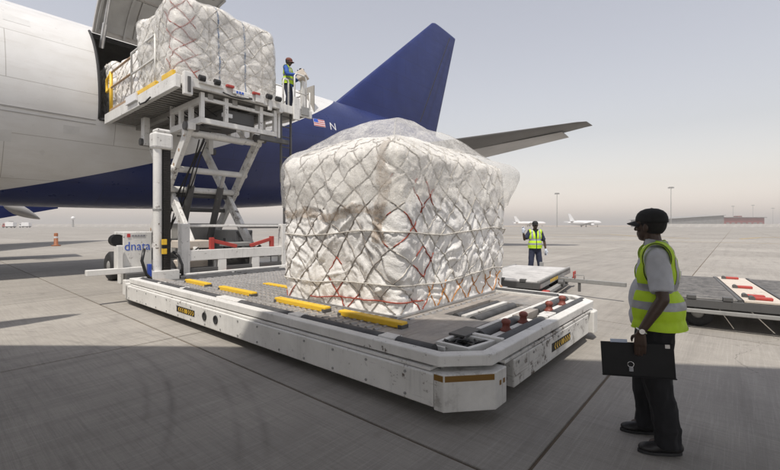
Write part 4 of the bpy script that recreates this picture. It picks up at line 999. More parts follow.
# two stage ladder below the basket
for (x0, x1, y, z0, z1) in ((4.12, 4.46, 8.60, 2.9, BZ - .1), (4.30, 4.62, 8.70, 1.56, 3.3)):
    for x in (x0, x1): kp(MB().box(x - .025, x + .025, y - .03, y + .03, z0, z1), 'ladder_rail', 'dark_frame', .004)
    z = z0 + .15
    while z < z1 - .05: MB().cyl((x0, y, z), (x1, y, z), .018, 8).build('ladder_rung', 'dark_frame', bk); z += .30
# ------------------------------------------------------------------ netted, film wrapped air cargo
def ridg(p): return 1 - abs(noise.noise(p)) * 2
class Load:
    def __init__(s, lx, ly, h, seed, R=.28, rc=.16, cell=(.42, .46), dome=.3, dome_at=(.5, .5), low=.09, lean=None, pil=.05, wr=1.0, bulge=.05):
        s.bulge = bulge
        s.lx, s.ly, s.h, s.R, s.rc, s.dome, s.da, s.low, s.lean, s.pil, s.wr = lx, ly, h, R, rc, dome, dome_at, low, lean, pil, wr
        s.off = NV((seed * 13.7, seed * 5.1, seed * 9.3)); a, b = lx - 2 * rc, ly - 2 * rc; q = pi * rc / 2
        s.segs = [('l', a / 2, (lx / 2, ly), (-1, 0)), ('c', q, (rc, ly - rc), pi / 2), ('l', b, (0, ly - rc), (0, -1)), ('c', q, (rc, rc), pi), ('l', a, (rc, 0), (1, 0)),
                  ('c', q, (lx - rc, rc), 1.5 * pi), ('l', b, (lx, rc), (0, 1)), ('c', q, (lx - rc, ly - rc), 0), ('l', a / 2, (lx - rc, ly), (-1, 0))]
        s.per = sum(x[1] for x in s.segs); s.nx = round(s.per / cell[0]); s.w = s.per / s.nx; s.hh = cell[1]
        s.corner = a / 2 + q + b + q / 2; s.corner2 = s.corner + q + a      # near and right-hand corners
        s.qs = h - R; s.qa = s.qs + R * pi / 2; s.qt = s.qa + min(lx, ly) / 2
    def base(s, t):
        t %= s.per
        for k, ln, p, d in s.segs:
            if t <= ln:
                if k == 'l': return p[0] + d[0] * t, p[1] + d[1] * t, d[1], -d[0]
                a = d + t / s.rc; return p[0] + s.rc * cos(a), p[1] + s.rc * sin(a), cos(a), sin(a)
            t -= ln
        k, ln, p, d = s.segs[-1]; return p[0] + d[0] * ln, p[1] + d[1] * ln, d[1], -d[0]
    def warp(s, t, q):
        a = 2 * pi * t / s.per; p = NV((cos(a) * 2.2, sin(a) * 2.2, q * .9)) + s.off
        return .22 * noise.noise(p), .20 * noise.noise(p + NV((31, 7, 3)))
    def P(s, t, q, extra=0, fold=True):
        x, y, nx, ny = s.base(t); cx, cy = s.lx * s.da[0], s.ly * s.da[1]; nz = 0.0; z = q; top = 0
        if q > s.qs:
            ph = min((q - s.qs) / s.R, pi / 2); x -= nx * s.R * (1 - cos(ph)); y -= ny * s.R * (1 - cos(ph)); z = s.qs + s.R * sin(ph); nz = sin(ph); nx *= cos(ph); ny *= cos(ph)
        if q > s.qa:
            top = min(1, (q - s.qa) / (s.qt - s.qa)); x += (cx - x) * top; y += (cy - y) * top; z = s.h + s.dome * (1 - (1 - top) ** 2); nx = ny = 0; nz = 1
        p3 = NV((x, y, z)); P = p3 * .95 + s.off
        d = s.low * (noise.noise(P) + .45 * noise.noise(P * 2.3))
        side = max(0, 1 - top * 1.3)
        d += s.bulge * sin(pi * min(1, max(0, q / s.h))) * side
        wt, wq = s.warp(t, q); a = (t - wt) / s.w; b = (q - wq) / s.hh
        f = abs(sin(pi * (a + b))) * abs(sin(pi * (a - b)))
        d += s.pil * (f ** .4 - .6) * (side if q > .05 else q / .05)
        if fold:
            pw = p3 * 2.6 + s.off; wv = NV((noise.noise(pw), noise.noise(pw + NV((9, 2, 5))), noise.noise(pw + NV((3, 8, 1)))))
            g = p3 + wv * .22
            d += s.wr * (.010 * ridg(g * 2.3 + s.off) + .006 * ridg(g * 6.1 + s.off) + .004 * ridg(g * 15 + s.off) - .01)
            e1, e2 = (t + q) * .707 + wv.x * .25, (t - q) * .707 + wv.y * .25
            k1 = max(0, min(1, .5 + 1.6 * noise.noise(p3 * 1.7 + s.off * 2))) * side
            def rp(p): return max(0, ridg(p)) ** 2.5
            fa = .034 * (rp(NV((e1 * 1.0, e2 * 6.0, s.off.x))) - .4) + .015 * (ridg(NV((e1 * 2.2, e2 * 14.0, s.off.y))) - .5)
            fb = .034 * (rp(NV((e1 * 6.0, e2 * 1.0, s.off.y))) - .4) + .015 * (ridg(NV((e1 * 14.0, e2 * 2.2, s.off.x))) - .5)
            fc = .016 * (rp(NV((t * 11.0, q * 1.6, s.off.z))) - .5)
            d += s.wr * (fa * k1 + fb * (1 - k1) + fc) * side
        d *= min(1, q / .12)
        d += extra
        if s.lean and q > 0: x += s.lean[0] * (z / s.h) ** 2; y += s.lean[1] * (z / s.h) ** 2
        return NV((x + nx * d, y + ny * d, z + nz * d)), NV((nx, ny, nz))
    def grid(s, name, mat, parent, res, t0=None, t1=None, q0=0, q1=None, extra=0, keep=None, fold=True, push=None):
        full = t0 is None; t0 = 0 if full else t0; t1 = s.per if full else t1; q1 = s.qt if q1 is None else q1
        nt = max(8, int((t1 - t0) / res)); nq = max(3, int((q1 - q0) / res)); vs = []; idx = {}
        m = MB(); fs = []; T = nt if full else nt + 1
        for j in range(nq + 1):
            q = q0 + (q1 - q0) * j / nq
            for i in range(T):
                t = t0 + (t1 - t0) * i / nt; p, n = s.P(t, q, extra, fold)
                if push: p = push(p, n, t, q)
                vs.append(p)
        for j in range(nq):
            for i in range(nt):
                if keep and not keep(t0 + (t1 - t0) * (i + .5) / nt, q0 + (q1 - q0) * (j + .5) / nq): continue
                k = (i + 1) % T; fs.append([j * T + i, j * T + k, (j + 1) * T + k, (j + 1) * T + i])
        m.add(vs, fs, True); return m.build(name, mat, parent)
    def net(s, parent, colour, r=.009, qmax=None, step=.035):
        """diamond net; colour(t, q) names the rope material; pieces of one colour are one mesh"""
        qmax = qmax or s.qa + .5; out = {}
        for sg in (1, -1):
            for k in range(s.nx):
                run = []; last = None; n = int(qmax / step)
                for i in range(n + 1):
                    q = .03 + (qmax - .03) * i / n; t = s.w * (k - sg * q / s.hh); wt, wq = s.warp(t, q); t += wt; q = max(.03, q + wq * min(1, q))
                    c = colour(t % s.per, q); p, nn = s.P(t, q, 0, True); p = p + nn * r * .8
                    if c != last and run: run.append(p); out.setdefault(last, MB()).tube(run, r, 5) if len(run) > 1 else None; run = []
                    run.append(p); last = c
                if len(run) > 1: out.setdefault(last, MB()).tube(run, r, 5)
        for c, m in out.items(): m.build({'rope': 'cargo_net', 'rope_dark': 'cargo_net', 'rope_red': 'red_lashing', 'rope_orange': 'orange_lashing'}[c], c, parent)['kind'] = 'stuff'
    def belt(s, mat, parent, q0, q1, t0, t1, r=.010):
        n = 150; pts = []
        for i in range(n + 1):
            f = i / n; t = t0 + (t1 - t0) * f; q = q0 + (q1 - q0) * f + .035 * sin(t * 2.3) + .02 * noise.noise(NV((t * 2, q0, 1))); p, nn = s.P(t, q, 0, True); pts.append(p + nn * (r + .006))
        MB().tube(pts, r, 6).build('belt', mat, parent)
    def strap(s, name, mat, parent, pts, wdt=.05, extra=.012):
        vs = []; m = MB(); n = 60; L = len(pts) - 1
        for i in range(n + 1):
            f = i / n * L; k = min(int(f), L - 1); f -= k; t = pts[k][0] + (pts[k + 1][0] - pts[k][0]) * f; q = pts[k][1] + (pts[k + 1][1] - pts[k][1]) * f
            vert = abs(pts[k + 1][1] - pts[k][1]) > abs(pts[k + 1][0] - pts[k][0])
            for g in (-1, 1): vs.append(s.P(t + (g * wdt / 2 if vert else 0), q + (0 if vert else g * wdt / 2), extra, True)[0])
        m.add(vs, [[2 * i, 2 * i + 1, 2 * i + 3, 2 * i + 2] for i in range(n)], True); return m.build(name, mat, parent)
def pallet_base(root, lx, ly):
    m = MB(); m.box(-.03, lx + .03, -.03, ly + .03, 0, .022); b = m.build('pallet_base', 'aluminium', root, .006)
    m = MB(); m.ring([(-.034, -.034), (lx + .034, -.034), (lx + .034, ly + .034), (-.034, ly + .034)], [(.03, .03), (lx - .03, .03), (lx - .03, ly - .03), (.03, ly - .03)], .0225, .034); m.build('edge_rail', 'aluminium', b, .003)

# --- the near pallet on the lowered platform
A = Load(3.08, 2.38, 2.22, 1, dome=.34, dome_at=(.38, .40), low=.06, wr=1.0, pil=.026, R=.2, bulge=.03)
r = empty('wrapped_cargo', LW(1.02, 1.64, .498), TH)
tag(r, 'huge netted white cargo stack on the lowered front platform, plastic sheet on top', 'cargo')
pallet_base(r, 3.08, 2.38)
A.grid('wrapped_load', 'tarpaulin', r, .021)
def colA(t, q):
    dc = t - A.corner
    if -.12 < dc < .75 and .45 < q < 1.75 and (math.floor(q * 2.3) + math.floor(t * 1.7)) % 2 == 0: return 'rope_red'
    if q < .20 and (dc < .6): return 'rope_red' if int(t * 2.2) % 3 == 0 else 'rope_dark'
    if q < .32 and dc > .5: return 'rope_orange'
    if -1.2 < dc < -.95 and q < .7: return 'rope_red'
    return 'rope_dark' if dc < 0 else 'rope'
A.net(r, colA, .0085)
for q in (.34, 1.02): A.belt('rope', r, q, q + .06, A.corner - 2.6, A.corner + 3.4)
A.belt('rope_red', r, .13, .16, A.corner - 1.6, A.corner + .5, .009)
def kw1(t, q): c_ = A.corner - .17 + .10 * noise.noise(NV((q * 2.2, 4, 1))); return abs(t - c_) < .085 + .07 * noise.noise(NV((q * 3.7, 9, 2))) + .05 * noise.noise(NV((t * 9, q * 9, 2)))
def kw2(t, q): c_ = 1.31 + .10 * noise.noise(NV((t * 1.7, 8, 1))); return abs(q - c_) < .06 + .06 * noise.noise(NV((t * 3.1, 2, 2))) + .04 * noise.noise(NV((t * 9, q * 9, 5)))
A.grid('brown_wrap', 'brown_film', r, .016, A.corner - .5, A.corner + .2, .92, 2.2, .022, kw1)
A.grid('brown_wrap', 'brown_film', r, .016, A.corner - 2.3, A.corner - .1, 1.05, 1.58, .022, kw2)
def keepA(t, q):
    e = 1.40 + .10 * noise.noise(NV((t * 1.6, 3.3, 1))) + (.12 if t > A.corner + .2 else 0)
    return q > e
def pushA(p, n, t, q):
    k = max(0, 1 - abs(t - A.corner2 - .1) / .95); g = max(0, 1 - abs(q - 2.05) / .62)
    f = k * g; f = f * f * (3 - 2 * f)
    w_ = .035 * noise.noise(p * 2.1) + .012 * noise.noise(p * 6)
    sag = .05 * max(0, min(1, (q - A.qs) / .9))
    return p + n * (.03 + w_) + NV((0, 0, sag)) + NV((.46, -.10, .04)) * f + NV((0, 0, .05 * noise.noise(p * 3))) * f
A0 = A; A = Load(3.16, 2.46, 2.25, 1, R=.30, rc=.28, dome=.46, dome_at=(.36, .38), low=.06, pil=0, wr=1, bulge=.03)
fs_ = A.grid('plastic_sheet', 'plastic_film', r, .035, q0=1.25, extra=.02, keep=keepA, fold=False, push=pushA); fs_.location = (-.04, -.04, 0)

# --- pallets on the raised bridge and in the hold
def upper(name, lx, ly, h, v, u, z, seed, label, res, lean, straps, near):
    B = Load(lx, ly, h, seed, R=.22, dome=.12, low=.09, lean=lean, wr=1.0, pil=.024)
    r = empty(name, LW(v, u, z), TH); tag(r, label, 'cargo', 'wrapped pallets being loaded into the aircraft'); pallet_base(r, lx, ly)
    B.grid('wrapped_load', 'tarpaulin', r, res)
    def col(t, q):
        dc = t - B.corner
        if near and -.35 < dc < .42: return 'rope_red'
        return 'rope'
    B.net(r, col, .011, B.qa + .1, .05)
    if straps:
        for dt, mt in ((.78, 'rope'), (1.02, 'strap_blue'), (1.75, 'strap_blue'), (2.25, 'rope')): B.strap('vertical_strap', mt, r, [(B.corner + dt, .03), (B.corner + dt, B.qa)], .035, .006)
        for q, b_ in ((.35, .1), (.72, -.12), (1.1, .05)): B.strap('belt', 'rope', r, [(B.corner - 2, q), (B.corner, q), (B.corner + 1.4, q + b_), (B.corner + 2.7, q)], .03, .006)
        B.grid('plastic_sheet', 'plastic_film', r, .05, B.corner - 2.2, B.corner + 3.0, .05, B.qa + .3, .03, fold=False, push=lambda p, n, t, q: p + n * (.03 * noise.noise(p * 2.3)))
    return r
upper('wrapped_cargo', 2.78, 2.42, 2.12, 1.24, 8.66, BZ, 3, 'netted white cargo at the near end of the raised bridge, beside the blue sleeved operator', .034, (-.10, 0), True, True)
upper('wrapped_cargo', 2.55, 2.3, 1.75, 1.38, 11.28, BZ, 5, 'lower white cargo behind the first on the bridge, at the door sill', .05, None, False, False)
upper('wrapped_cargo', 2.9, 2.4, 2.1, 1.35, 14.2, 5.08, 8, 'shaded cargo already inside the open aircraft door', .06, None, False, False)

# ------------------------------------------------------------------ pallet dollies
DA = radians(-33.5)
def dolly(name, loc, segs, ly, label, wheels, marks):
    """segs: (x0, x1, kind) along the train; y runs across"""
    r = empty(name, loc, DA); tag(r, label, 'dolly', 'pallet dollies on the apron')
    xa, xb = segs[0][0], segs[-1][1]
    fr = MB().box(xa, xb, 0, .09, .34, .47).build('side_rail', 'dark_frame', r, .008); MB().box(xa, xb, ly - .09, ly, .34, .47).build('side_rail', 'dark_frame', r, .008)
    MB().box(xa + .05, xb - .05, -.05, -.004, .26, .32).build('lower_rail', 'grey_paint', r, .008)
    for x in (xa, xb - .09): MB().box(x, x + .09, .091, ly - .091, .34, .468).build('cross_rail', 'grey_paint', r, .008)
    for x0, x1, kind in segs:
        if kind == 'plate':
            pl = MB().box(x0, x1, .0, ly - .02, .475, .507).build('centre_plate', 'cream_plate', r, .004)
            for (x, y, a) in ((.25, .18, 0), (.20, .42, 0), (.22, 1.55, .1), (.22, ly - .35, 0)):
                m = MB(); m.box(x0 + x - .12, x0 + x + .10, y - .05, y + .05, .508, .552); m.build('pallet_lock', 'red_paint', pl, .012)
                m = MB(); m.cyl((x0 + x - .14, y - .07, .53), (x0 + x - .14, y + .07, .53), .035, 10); m.build('lock_pivot', 'dark_frame', pl)
        else:
            mt = 'dolly_deck' if kind == 'dark' else 'dark_frame'
            dk = MB().box(x0, x1, .02, ly - .02, .43, .472).build('deck', mt, r, .004)
            pt_, rr_ = (.105, .034) if kind == 'dark' else (.14, .036); n = int((ly - .1) / pt_)
            for k in range(n):
                y = .07 + k * pt_
                MB().cyl((x0 + .05, y, .474), (x1 - .05, y, .474), rr_, 10).build('roller', 'pale_roller' if kind == 'pale' else 'dolly_deck', dk)
            for x in (x0, x1 - .05): MB().box(x, x + .05, .02, ly - .02, .473, .512).build('deck_edge', 'dark_frame' if kind == 'dark' else 'grey_paint', dk, .004)
            for k in range(3): MB().box(x0 + .2 + k * .45, x0 + .32 + k * .45, -.01, .1, .472, .53).build('end_stop', 'dark_frame', dk, .006)
            MB().box((x0 + x1) / 2 - .05, (x0 + x1) / 2 + .05, ly - .05, ly + .01, .472, .60).build('end_stop', 'grey_paint', dk, .006)
    for x, y in wheels:
        w_ = MB().lathe([(.09, -.08), (.18, -.09), (.215, -.06), (.215, .06), (.18, .09), (.09, .08)], 24, (x, y, .216), 'y').build('wheel', 'rubber', r)
        MB().lathe([(0, -.085), (.05, -.085), (.095, -.06), (.095, .06), (.05, .085), (0, .085)], 16, (x, y, .216), 'y').build('rim', 'grey_paint', w_)
        MB().box(x - .06, x + .06, y + .1, y + .16, .2, .35).build('wheel_bracket', 'dark_frame', w_, .004)
    return r
dA = dolly('pallet_dolly', (5.36, 6.11, 0), [(-1.35, -.02, 'dark'), (0, .46, 'plate'), (.48, 2.5, 'dark')], 3.4,
    'dark roller dolly with cream centre plate and red locks at the right edge', [(-.55, .3), (-.55, 3.1), (1.9, .3), (1.9, 3.1)], False)
dB = dolly('pallet_dolly', (3.02, 8.16, 0), [(-1.5, 0, 'pale')], 3.45, 'pale roller dolly with red and orange markers in front of the waving worker', [(-.35, .35), (-.35, 3.0), (-1.2, .35), (-1.2, 3.0)], True)
for k in range(5): MB().box(.001, .006, 1.0 + k * .17, 1.10 + k * .17, .37, .44).build('orange_marker', 'yellow_paint', dB, 0)
MB().box(.02, .12, .1, 3.3, .20, .28).build('lower_bumper', 'grey_paint', dB, .01)
MB().box(.13, .16, 3.05, 3.35, .22, .42).build('rear_reflector', 'red_paint', dB, .006); MB().box(.02, .15, -.08, .25, .26, .31).build('rear_reflector', 'red_paint', dB, .006)
for y in (1.6, 2.1): MB().cyl((.06, y, .30), (.17, y, .30), .09, 14).build('coupling', 'dark_frame', dB)
# tow bar between the two dollies, carried by the right one
inv = Matrix.Rotation(-DA, 3, 'Z')
def toA(p): return inv @ (NV(p) - NV((5.36, 6.11, 0)))
tb = MB().beam(toA((4.05, 9.62, .36)), toA((5.0, 8.55, .38)), .07, .09).build('tow_bar', 'grey_paint', dA, .008)
q = toA((4.35, 9.28, .36)); MB().box(q.x - .03, q.x + .03, q.y - .02, q.y + .02, .12, .36).build('tow_bar_leg', 'dark_frame', tb, .004)
m = MB(); m.tube([(q.x - .1, q.y, .40), (q.x - .1, q.y, .50), (q.x + .1, q.y, .50), (q.x + .1, q.y, .40)], .012, 6); m.build('tow_bar_handle', 'grey_paint', tb)
# ------------------------------------------------------------------ people
def remesh(mb, voxel, smooth=5, disp=0, dscale=9.0, seed=0):
    me = mb.mesh('tmp'); o = bpy.data.objects.new('tmp', me); COL.objects.link(o)
    md = o.modifiers.new('r', 'REMESH'); md.mode = 'VOXEL'; md.voxel_size = voxel; md.adaptivity = 0
    if smooth: s = o.modifiers.new('s', 'SMOOTH'); s.iterations = smooth; s.factor = .5
    dg = bpy.context.evaluated_depsgraph_get(); out = bpy.data.meshes.new_from_object(o.evaluated_get(dg))
    bpy.data.objects.remove(o)
    if disp:
        nn = [v.normal.copy() for v in out.vertices]
        for v, n in zip(out.vertices, nn):
            p = v.co * dscale + NV((seed * 3.1, seed, 0)); w_ = NV((p.x, p.y, p.z * .55)); 
            v.co += n * disp * (noise.noise(w_) + .5 * (ridg(w_ * 1.9) - .4) + .25 * noise.noise(w_ * 4))
    out.update(); return out
def cut(me, field, name):
    """keep the part of a mesh where field(p) > 0, with clean cut edges"""
    bm = bmesh.new(); bm.from_mesh(me); fv = {v: field(v.co) for v in bm.verts}; new = []
    for e in list(bm.edges):
        a, b = e.verts; fa, fb = fv[a], fv[b]
        if (fa > 0) != (fb > 0):
            _, nv = bmesh.utils.edge_split(e, a, fa / (fa - fb)); fv[nv] = 0.0; new.append(nv)
    bmesh.ops.connect_verts(bm, verts=new)
    kill = [f for f in bm.faces if min(fv.get(v, 0) for v in f.verts) < -1e-7]
    bmesh.ops.delete(bm, geom=kill, context='FACES')
    bmesh.ops.delete(bm, geom=[v for v in bm.verts if not v.link_faces], context='VERTS')
    out = bpy.data.meshes.new(name); bm.to_mesh(out); bm.free(); return out
def offset(me, d):
    me.update(); nn = [v.normal.copy() for v in me.vertices]
    for v, n in zip(me.vertices, nn): v.co += n * d
    return me
def solid(o, t):
    m = o.modifiers.new('s', 'SOLIDIFY'); m.thickness = t; m.offset = 1; return o
def person(loc, rz, label, J, near, mats, group=None):
    root = empty('person', loc, rz); tag(root, label, 'person', group)
    V = NV; vox = .0055 if near else .012
    hy = J.get('head_yaw', 0); HM = Matrix.Rotation(hy, 3, 'Z') @ Matrix.Rotation(J.get('head_pitch', 0), 3, 'X'); hc = V((0, .025, 1.64))
    def hd(p): return hc + HM @ V(p)
    HR = HM
    m = MB()
    # head, neck
    m.sphere(hd((0, -.008, .02)), (.076, .096, .105), 20, 14, HR); m.sphere(hd((0, .03, -.055)), (.056, .066, .062), 16, 10, HR); m.sphere(hd((0, .058, -.088)), (.03, .03, .025), 12, 8, HR)
    m.capsule(hd((0, .088, .015)), hd((0, .108, -.022)), .011, .016, 10); m.sphere(hd((0, .078, -.055)), (.026, .018, .009), 10, 8, HR); m.sphere(hd((0, .076, -.069)), (.023, .018, .008), 10, 8, HR)
    m.sphere(hd((0, .075, .038)), (.055, .02, .012), 12, 8, HR)
    for s in (-1, 1):
        m.sphere(hd((s * .077, -.012, -.01)), (.011, .020, .032), 10, 8, HR); m.sphere(hd((s * .045, .058, -.02)), (.022, .02, .02), 10, 8, HR)
    m.capsule((0, -.012, 1.43), hd((0, -.012, -.06)), .062, .056)
    # trunk and legs under the clothes
    m.capsule((-.12, 0, 1.40), (.12, 0, 1.40), .062); m.sphere((0, 0, 1.25), (.15, .10, .2)); m.sphere((0, .01, 1.02), (.14, .10, .18))
    ank = J['ankle']
    for s in (0, 1):
        sx = -1 if s == 0 else 1; hip = V((sx * .09, 0, .92)); a = V(ank[s]); kn = (hip + a) / 2 + V((0, .035, .03)); kn = V(J['knee'][s]) if 'knee' in J else kn
        m.capsule(hip, kn, .075, .052); m.capsule(kn, a, .05, .036); m.capsule(a, a + V((0, .09, -.045)), .035, .03)
    # arms and hands
    for s in (0, 1):
        sx = -1 if s == 0 else 1; sh = V((sx * .185, -.005, 1.415)); el = V(J['elbow'][s]); wr = V(J['wrist'][s])
        m.capsule(sh, el, .050, .040); m.capsule(el, el + (wr - el) * .35, .041, .040); m.capsule(el + (wr - el) * .35, wr, .039, .026)
        h = J['hand'][s]; dn = V(h[0]).normalized(); ac_ = V(h[1]).normalized(); pn = V(h[2]).normalized()   # along fingers, towards the thumb side, palm normal
        k0 = wr + dn * .088
        for t in (-.028, -.010, .010, .027): m.capsule(wr + dn * .018 + ac_ * t * .6, k0 + ac_ * t, .017, .0145, 10)
        cu = h[3]
        for t, ln in ((.030, .92), (.010, 1.0), (-.011, .95), (-.031, .76)):
            p = k0 + ac_ * t; d1 = (dn * cos(cu * .5) + pn * sin(cu * .5)).normalized(); d2 = (dn * cos(cu * 1.25) + pn * sin(cu * 1.25)).normalized(); d3 = (dn * cos(cu * 1.9) + pn * sin(cu * 1.9)).normalized()
            p1 = p + d1 * .042 * ln; p2 = p1 + d2 * .027 * ln; p3 = p2 + d3 * .02 * ln
            m.capsule(p, p1, .0098, .009, 8); m.capsule(p1, p2, .009, .0082, 8); m.capsule(p2, p3, .0082, .0068, 8)
        b0 = wr + dn * .025 + ac_ * .024; b1 = b0 + (dn * .55 + ac_ * .75 + pn * h[4]).normalized() * .045; b2 = b1 + (dn * .85 + ac_ * .25 + pn * h[4]).normalized() * .032; b3 = b2 + (dn * .95 + pn * h[4]).normalized() * .024
        m.capsule(b0, b1, .015, .0115, 8); m.capsule(b1, b2, .0115, .0098, 8); m.capsule(b2, b3, .0098, .0075, 8)
    body = link('body', remesh(m, vox, 3), 'dark_skin', root, True)
    for s in (-1, 1):
        MB().sphere(hd((s * .031, .078, .018)), (.013, .010, .008), 10, 8, HR).build('eye', 'decal_white', body); MB().sphere(hd((s * .031, .0865, .018)), (.0055, .003, .0055), 8, 6, HR).build('iris', 'black_plastic', body)
    # hair cap
    m = MB(); m.sphere(hd((0, -.020, .025)), (.082, .096, .105), 24, 16, HR)
    hm = remesh(m, .008 if near else .012, 2)
    hi = HM.transposed()
    def hf(p):
        q = hi @ (p - hc); return min(q.z + .055 - max(0, q.y + .02) * 1.6, .06 - q.y + max(0, q.z - .05) * .4)
    link('hair', cut(hm, hf, 'hair'), 'hair', root, True)
    # cap: crown, visor, button
    m = MB(); n = 28
    prof = [(1.0, .028), (1.01, .045), (.985, .07), (.89, .096), (.70, .116), (.4, .130), (.0, .135)]
    vs = [hd((.084 * r_ * cos(2 * pi * i / n), -.012 + .108 * r_ * sin(2 * pi * i / n), z_ + (.012 if sin(2 * pi * i / n) > .3 else 0) * (1 - min(1, (z_ - .028) / .05)))) for r_, z_ in prof for i in range(n)]
    m.add(vs, [[j * n + i, j * n + (i + 1) % n, (j + 1) * n + (i + 1) % n, (j + 1) * n + i] for j in range(len(prof) - 1) for i in range(n)], True)
    cap = solid(m.build('cap', mats['cap'], root), .004)
    m = MB(); nn = 14; vs = []
    for i in range(nn + 1):
        a = radians(18 + 144 * i / nn)
        for k in range(4):
            f = k / 3; rx = .087 + .004 * f; ry = .108 + f * .078 * sin(a) ** .6
            vs.append(hd((rx * cos(a), -.012 + ry * sin(a), .040 - .020 * f - .028 * cos(a) ** 2)))
    m.add(vs, [[i * 4 + k, i * 4 + k + 1, (i + 1) * 4 + k + 1, (i + 1) * 4 + k] for i in range(nn) for k in range(3)], True)
    solid(m.build('visor', mats['cap'], cap), .005)
    MB().sphere(hd((0, -.012, .136)), (.009, .009, .005), 10, 6).build('cap_button', mats['cap'], cap)
    # shirt
    m = MB()
    def torso(m, g, gz=0):
        m.capsule((-.135, -.008, 1.415 + gz), (.135, -.008, 1.415 + gz), .068 + g); m.sphere((0, .0, 1.28), (.178 + g, .118 + g, .2), 22, 14); m.sphere((0, .012, 1.08), (.168 + g, .125 + g, .2), 22, 14)
        m.sphere((0, -.012, 1.36), (.165 + g, .095 + g, .12), 20, 12); m.capsule((0, -.01, 1.42), (0, -.006, 1.475 + gz), .085 + g * .5, .066 + g * .5)
    torso(m, 0); m.sphere((0, .02, .97), (.165, .132, .13), 20, 12)
    if near: m.sphere((0, .040, 1.08), (.150, .128, .20), 20, 12); m.sphere((0, .035, .95), (.155, .134, .12), 20, 12)
    for s in (0, 1):
        sx = -1 if s == 0 else 1; sh = V((sx * .165, -.005, 1.41)); el = V(J['elbow'][s]); en = sh + (el - sh) * J.get('sleeve', .80)
        m.capsule(sh, sh + (en - sh) * .5, .080, .076); m.cyl(sh + (en - sh) * .3, en, .076, 16, .074)
        if J.get('long'):
            wr = V(J['wrist'][s]); m.capsule(sh, el, .066, .055); m.capsule(el, el + (wr - el) * .9, .055, .042)
    sm = remesh(m, .010 if near else .014, 6, .010 if near else .008, 9, 2)
    shirt = link('shirt', sm, mats['shirt'], root, True)
    if near:
        m = MB(); vs = []; n = 26
        for i in range(n + 1):
            a = radians(-60 + 300 * i / n)
            for k, (r_, z_) in enumerate(((.066, 1.535), (.072, 1.538), (.088, 1.492), (.083, 1.486))): vs.append((r_ * cos(a), -.012 + r_ * 1.05 * sin(a) * -1, z_ - .012 * sin(a) * -1 * -1))
        m.add(vs, [[i * 4 + k, i * 4 + (k + 1) % 4, (i + 1) * 4 + (k + 1) % 4, (i + 1) * 4 + k] for i in range(n) for k in range(4)], True); m.build('collar', mats['shirt'], shirt)
        for k in range(4): MB().sphere((.0, .142 - .012 * abs(k - 1), 1.02 + .10 * k), (.006, .003, .006), 8, 6).build('button', 'decal_white', shirt)
    # trousers
    m = MB(); m.sphere((0, .0, .95), (.172, .128, .13), 22, 14); m.sphere((0, -.03, .90), (.165, .12, .12), 20, 12)
    for s in (0, 1):
        sx = -1 if s == 0 else 1; hip = V((sx * .088, -.005, .90)); a = V(ank[s]); kn = V(J['knee'][s]) if 'knee' in J else (hip + a) / 2 + V((0, .035, .03))
        wd = .014 if near else 0; m.capsule(hip, kn, .100 + wd, .082 + wd); m.capsule(kn, a + V((0, 0, .03)), .080 + wd, .070 + wd); m.cyl(a + V((0, 0, .1)), a + V((0, .006, -.045)), .070 + wd, 16, .075 + wd)
    tr = link('trousers', remesh(m, .010 if near else .014, 6, .016 if near else .010, 8, 5), mats['trousers'], root, True)
    # shoes
    for s in (0, 1):
        a = V(ank[s]); ta = J.get('toe', (0, 0))[s]; R3 = Matrix.Rotation(ta, 3, 'Z'); b = V((a.x, a.y, 0))
        m = MB()
        def q(p): return b + R3 @ V(p)
        m.capsule(q((0, -.055, .055)), q((0, .03, .052)), .046, .044); m.capsule(q((0, .03, .05)), q((0, .15, .038)), .044, .034); m.sphere(q((.004, .125, .036)), (.048, .075, .034), 16, 10, R3); m.capsule(q((0, -.03, .06)), q((0, -.02, .12)), .046, .048)
        shoe = link('shoe', cut(remesh(m, .007 if near else .012, 4), lambda p: p.z - .014, 'shoe'), 'shoe_black', root, True)
        n = 20; m = MB(); pl = []
        for i in range(n):
            t = 2 * pi * i / n; y = .055 + .15 * sin(t); wd = .050 if y > .07 else .043
            p = q((wd * cos(t), y, 0)); pl.append((p.x, p.y))
        m.prism(pl, 0.0, .022); m.build('sole', 'rubber', shoe, .004)
    # high visibility vest
    m = MB(); gx = .044 if near else .03; torso(m, gx, .006); m.sphere((0, -.005, 1.02), (.188 + gx, .150 + gx, .2), 22, 14); m.sphere((0, -.008, .88), (.188 + gx, .154 + gx, .2), 22, 14)
    vm = remesh(m, .012, 8, .006, 7, 9)
    hem = J.get('hem', .90); op = J.get('open', .07)
    def arm_f(p):
        s = 1 if p.x > 0 else -1
        return ((p.x - s * .245) / .085) ** 2 + ((p.y + .0) / .095) ** 2 + ((p.z - 1.37) / .165) ** 2 - 1
    def vest_f(p):
        nk = (p.x / .088) ** 2 + ((p.y - .03) / .105) ** 2 + ((p.z - 1.52) / .10) ** 2 - 1
        front = max(-(p.y) - .0, abs(p.x) - op - max(0, p.z - 1.2) * .12)
        return min(p.z - hem, arm_f(p) * .08, nk * .08, front)
    vb = cut(vm, vest_f, 'vest'); vest = link('vest', vb, mats.get('vest', 'hivis'), root, True)
    def band(nm, f, mat, d):
        mm = cut(vb, f, nm); 
        if len(mm.polygons) == 0: return
        offset(mm, d); link(nm, mm, mat, vest, True)
    for z0 in (1.035, 1.165): band('reflective_band', lambda p, z0=z0: min(p.z - z0, z0 + .056 - p.z), 'reflective', .0055)
    for s in (-1, 1): band('reflective_band', lambda p, s=s: min(p.x * s - .085, .135 - p.x * s, p.z - 1.221), 'reflective', .0055)
    for s in (-1, 1): band('edging', lambda p, s=s: min(.16 - arm_f(p), p.z - 1.15, p.x * s), 'cap_black', .0065)
    band('edging', lambda p: min(hem + .012 - p.z, 1), 'hivis', .0055)
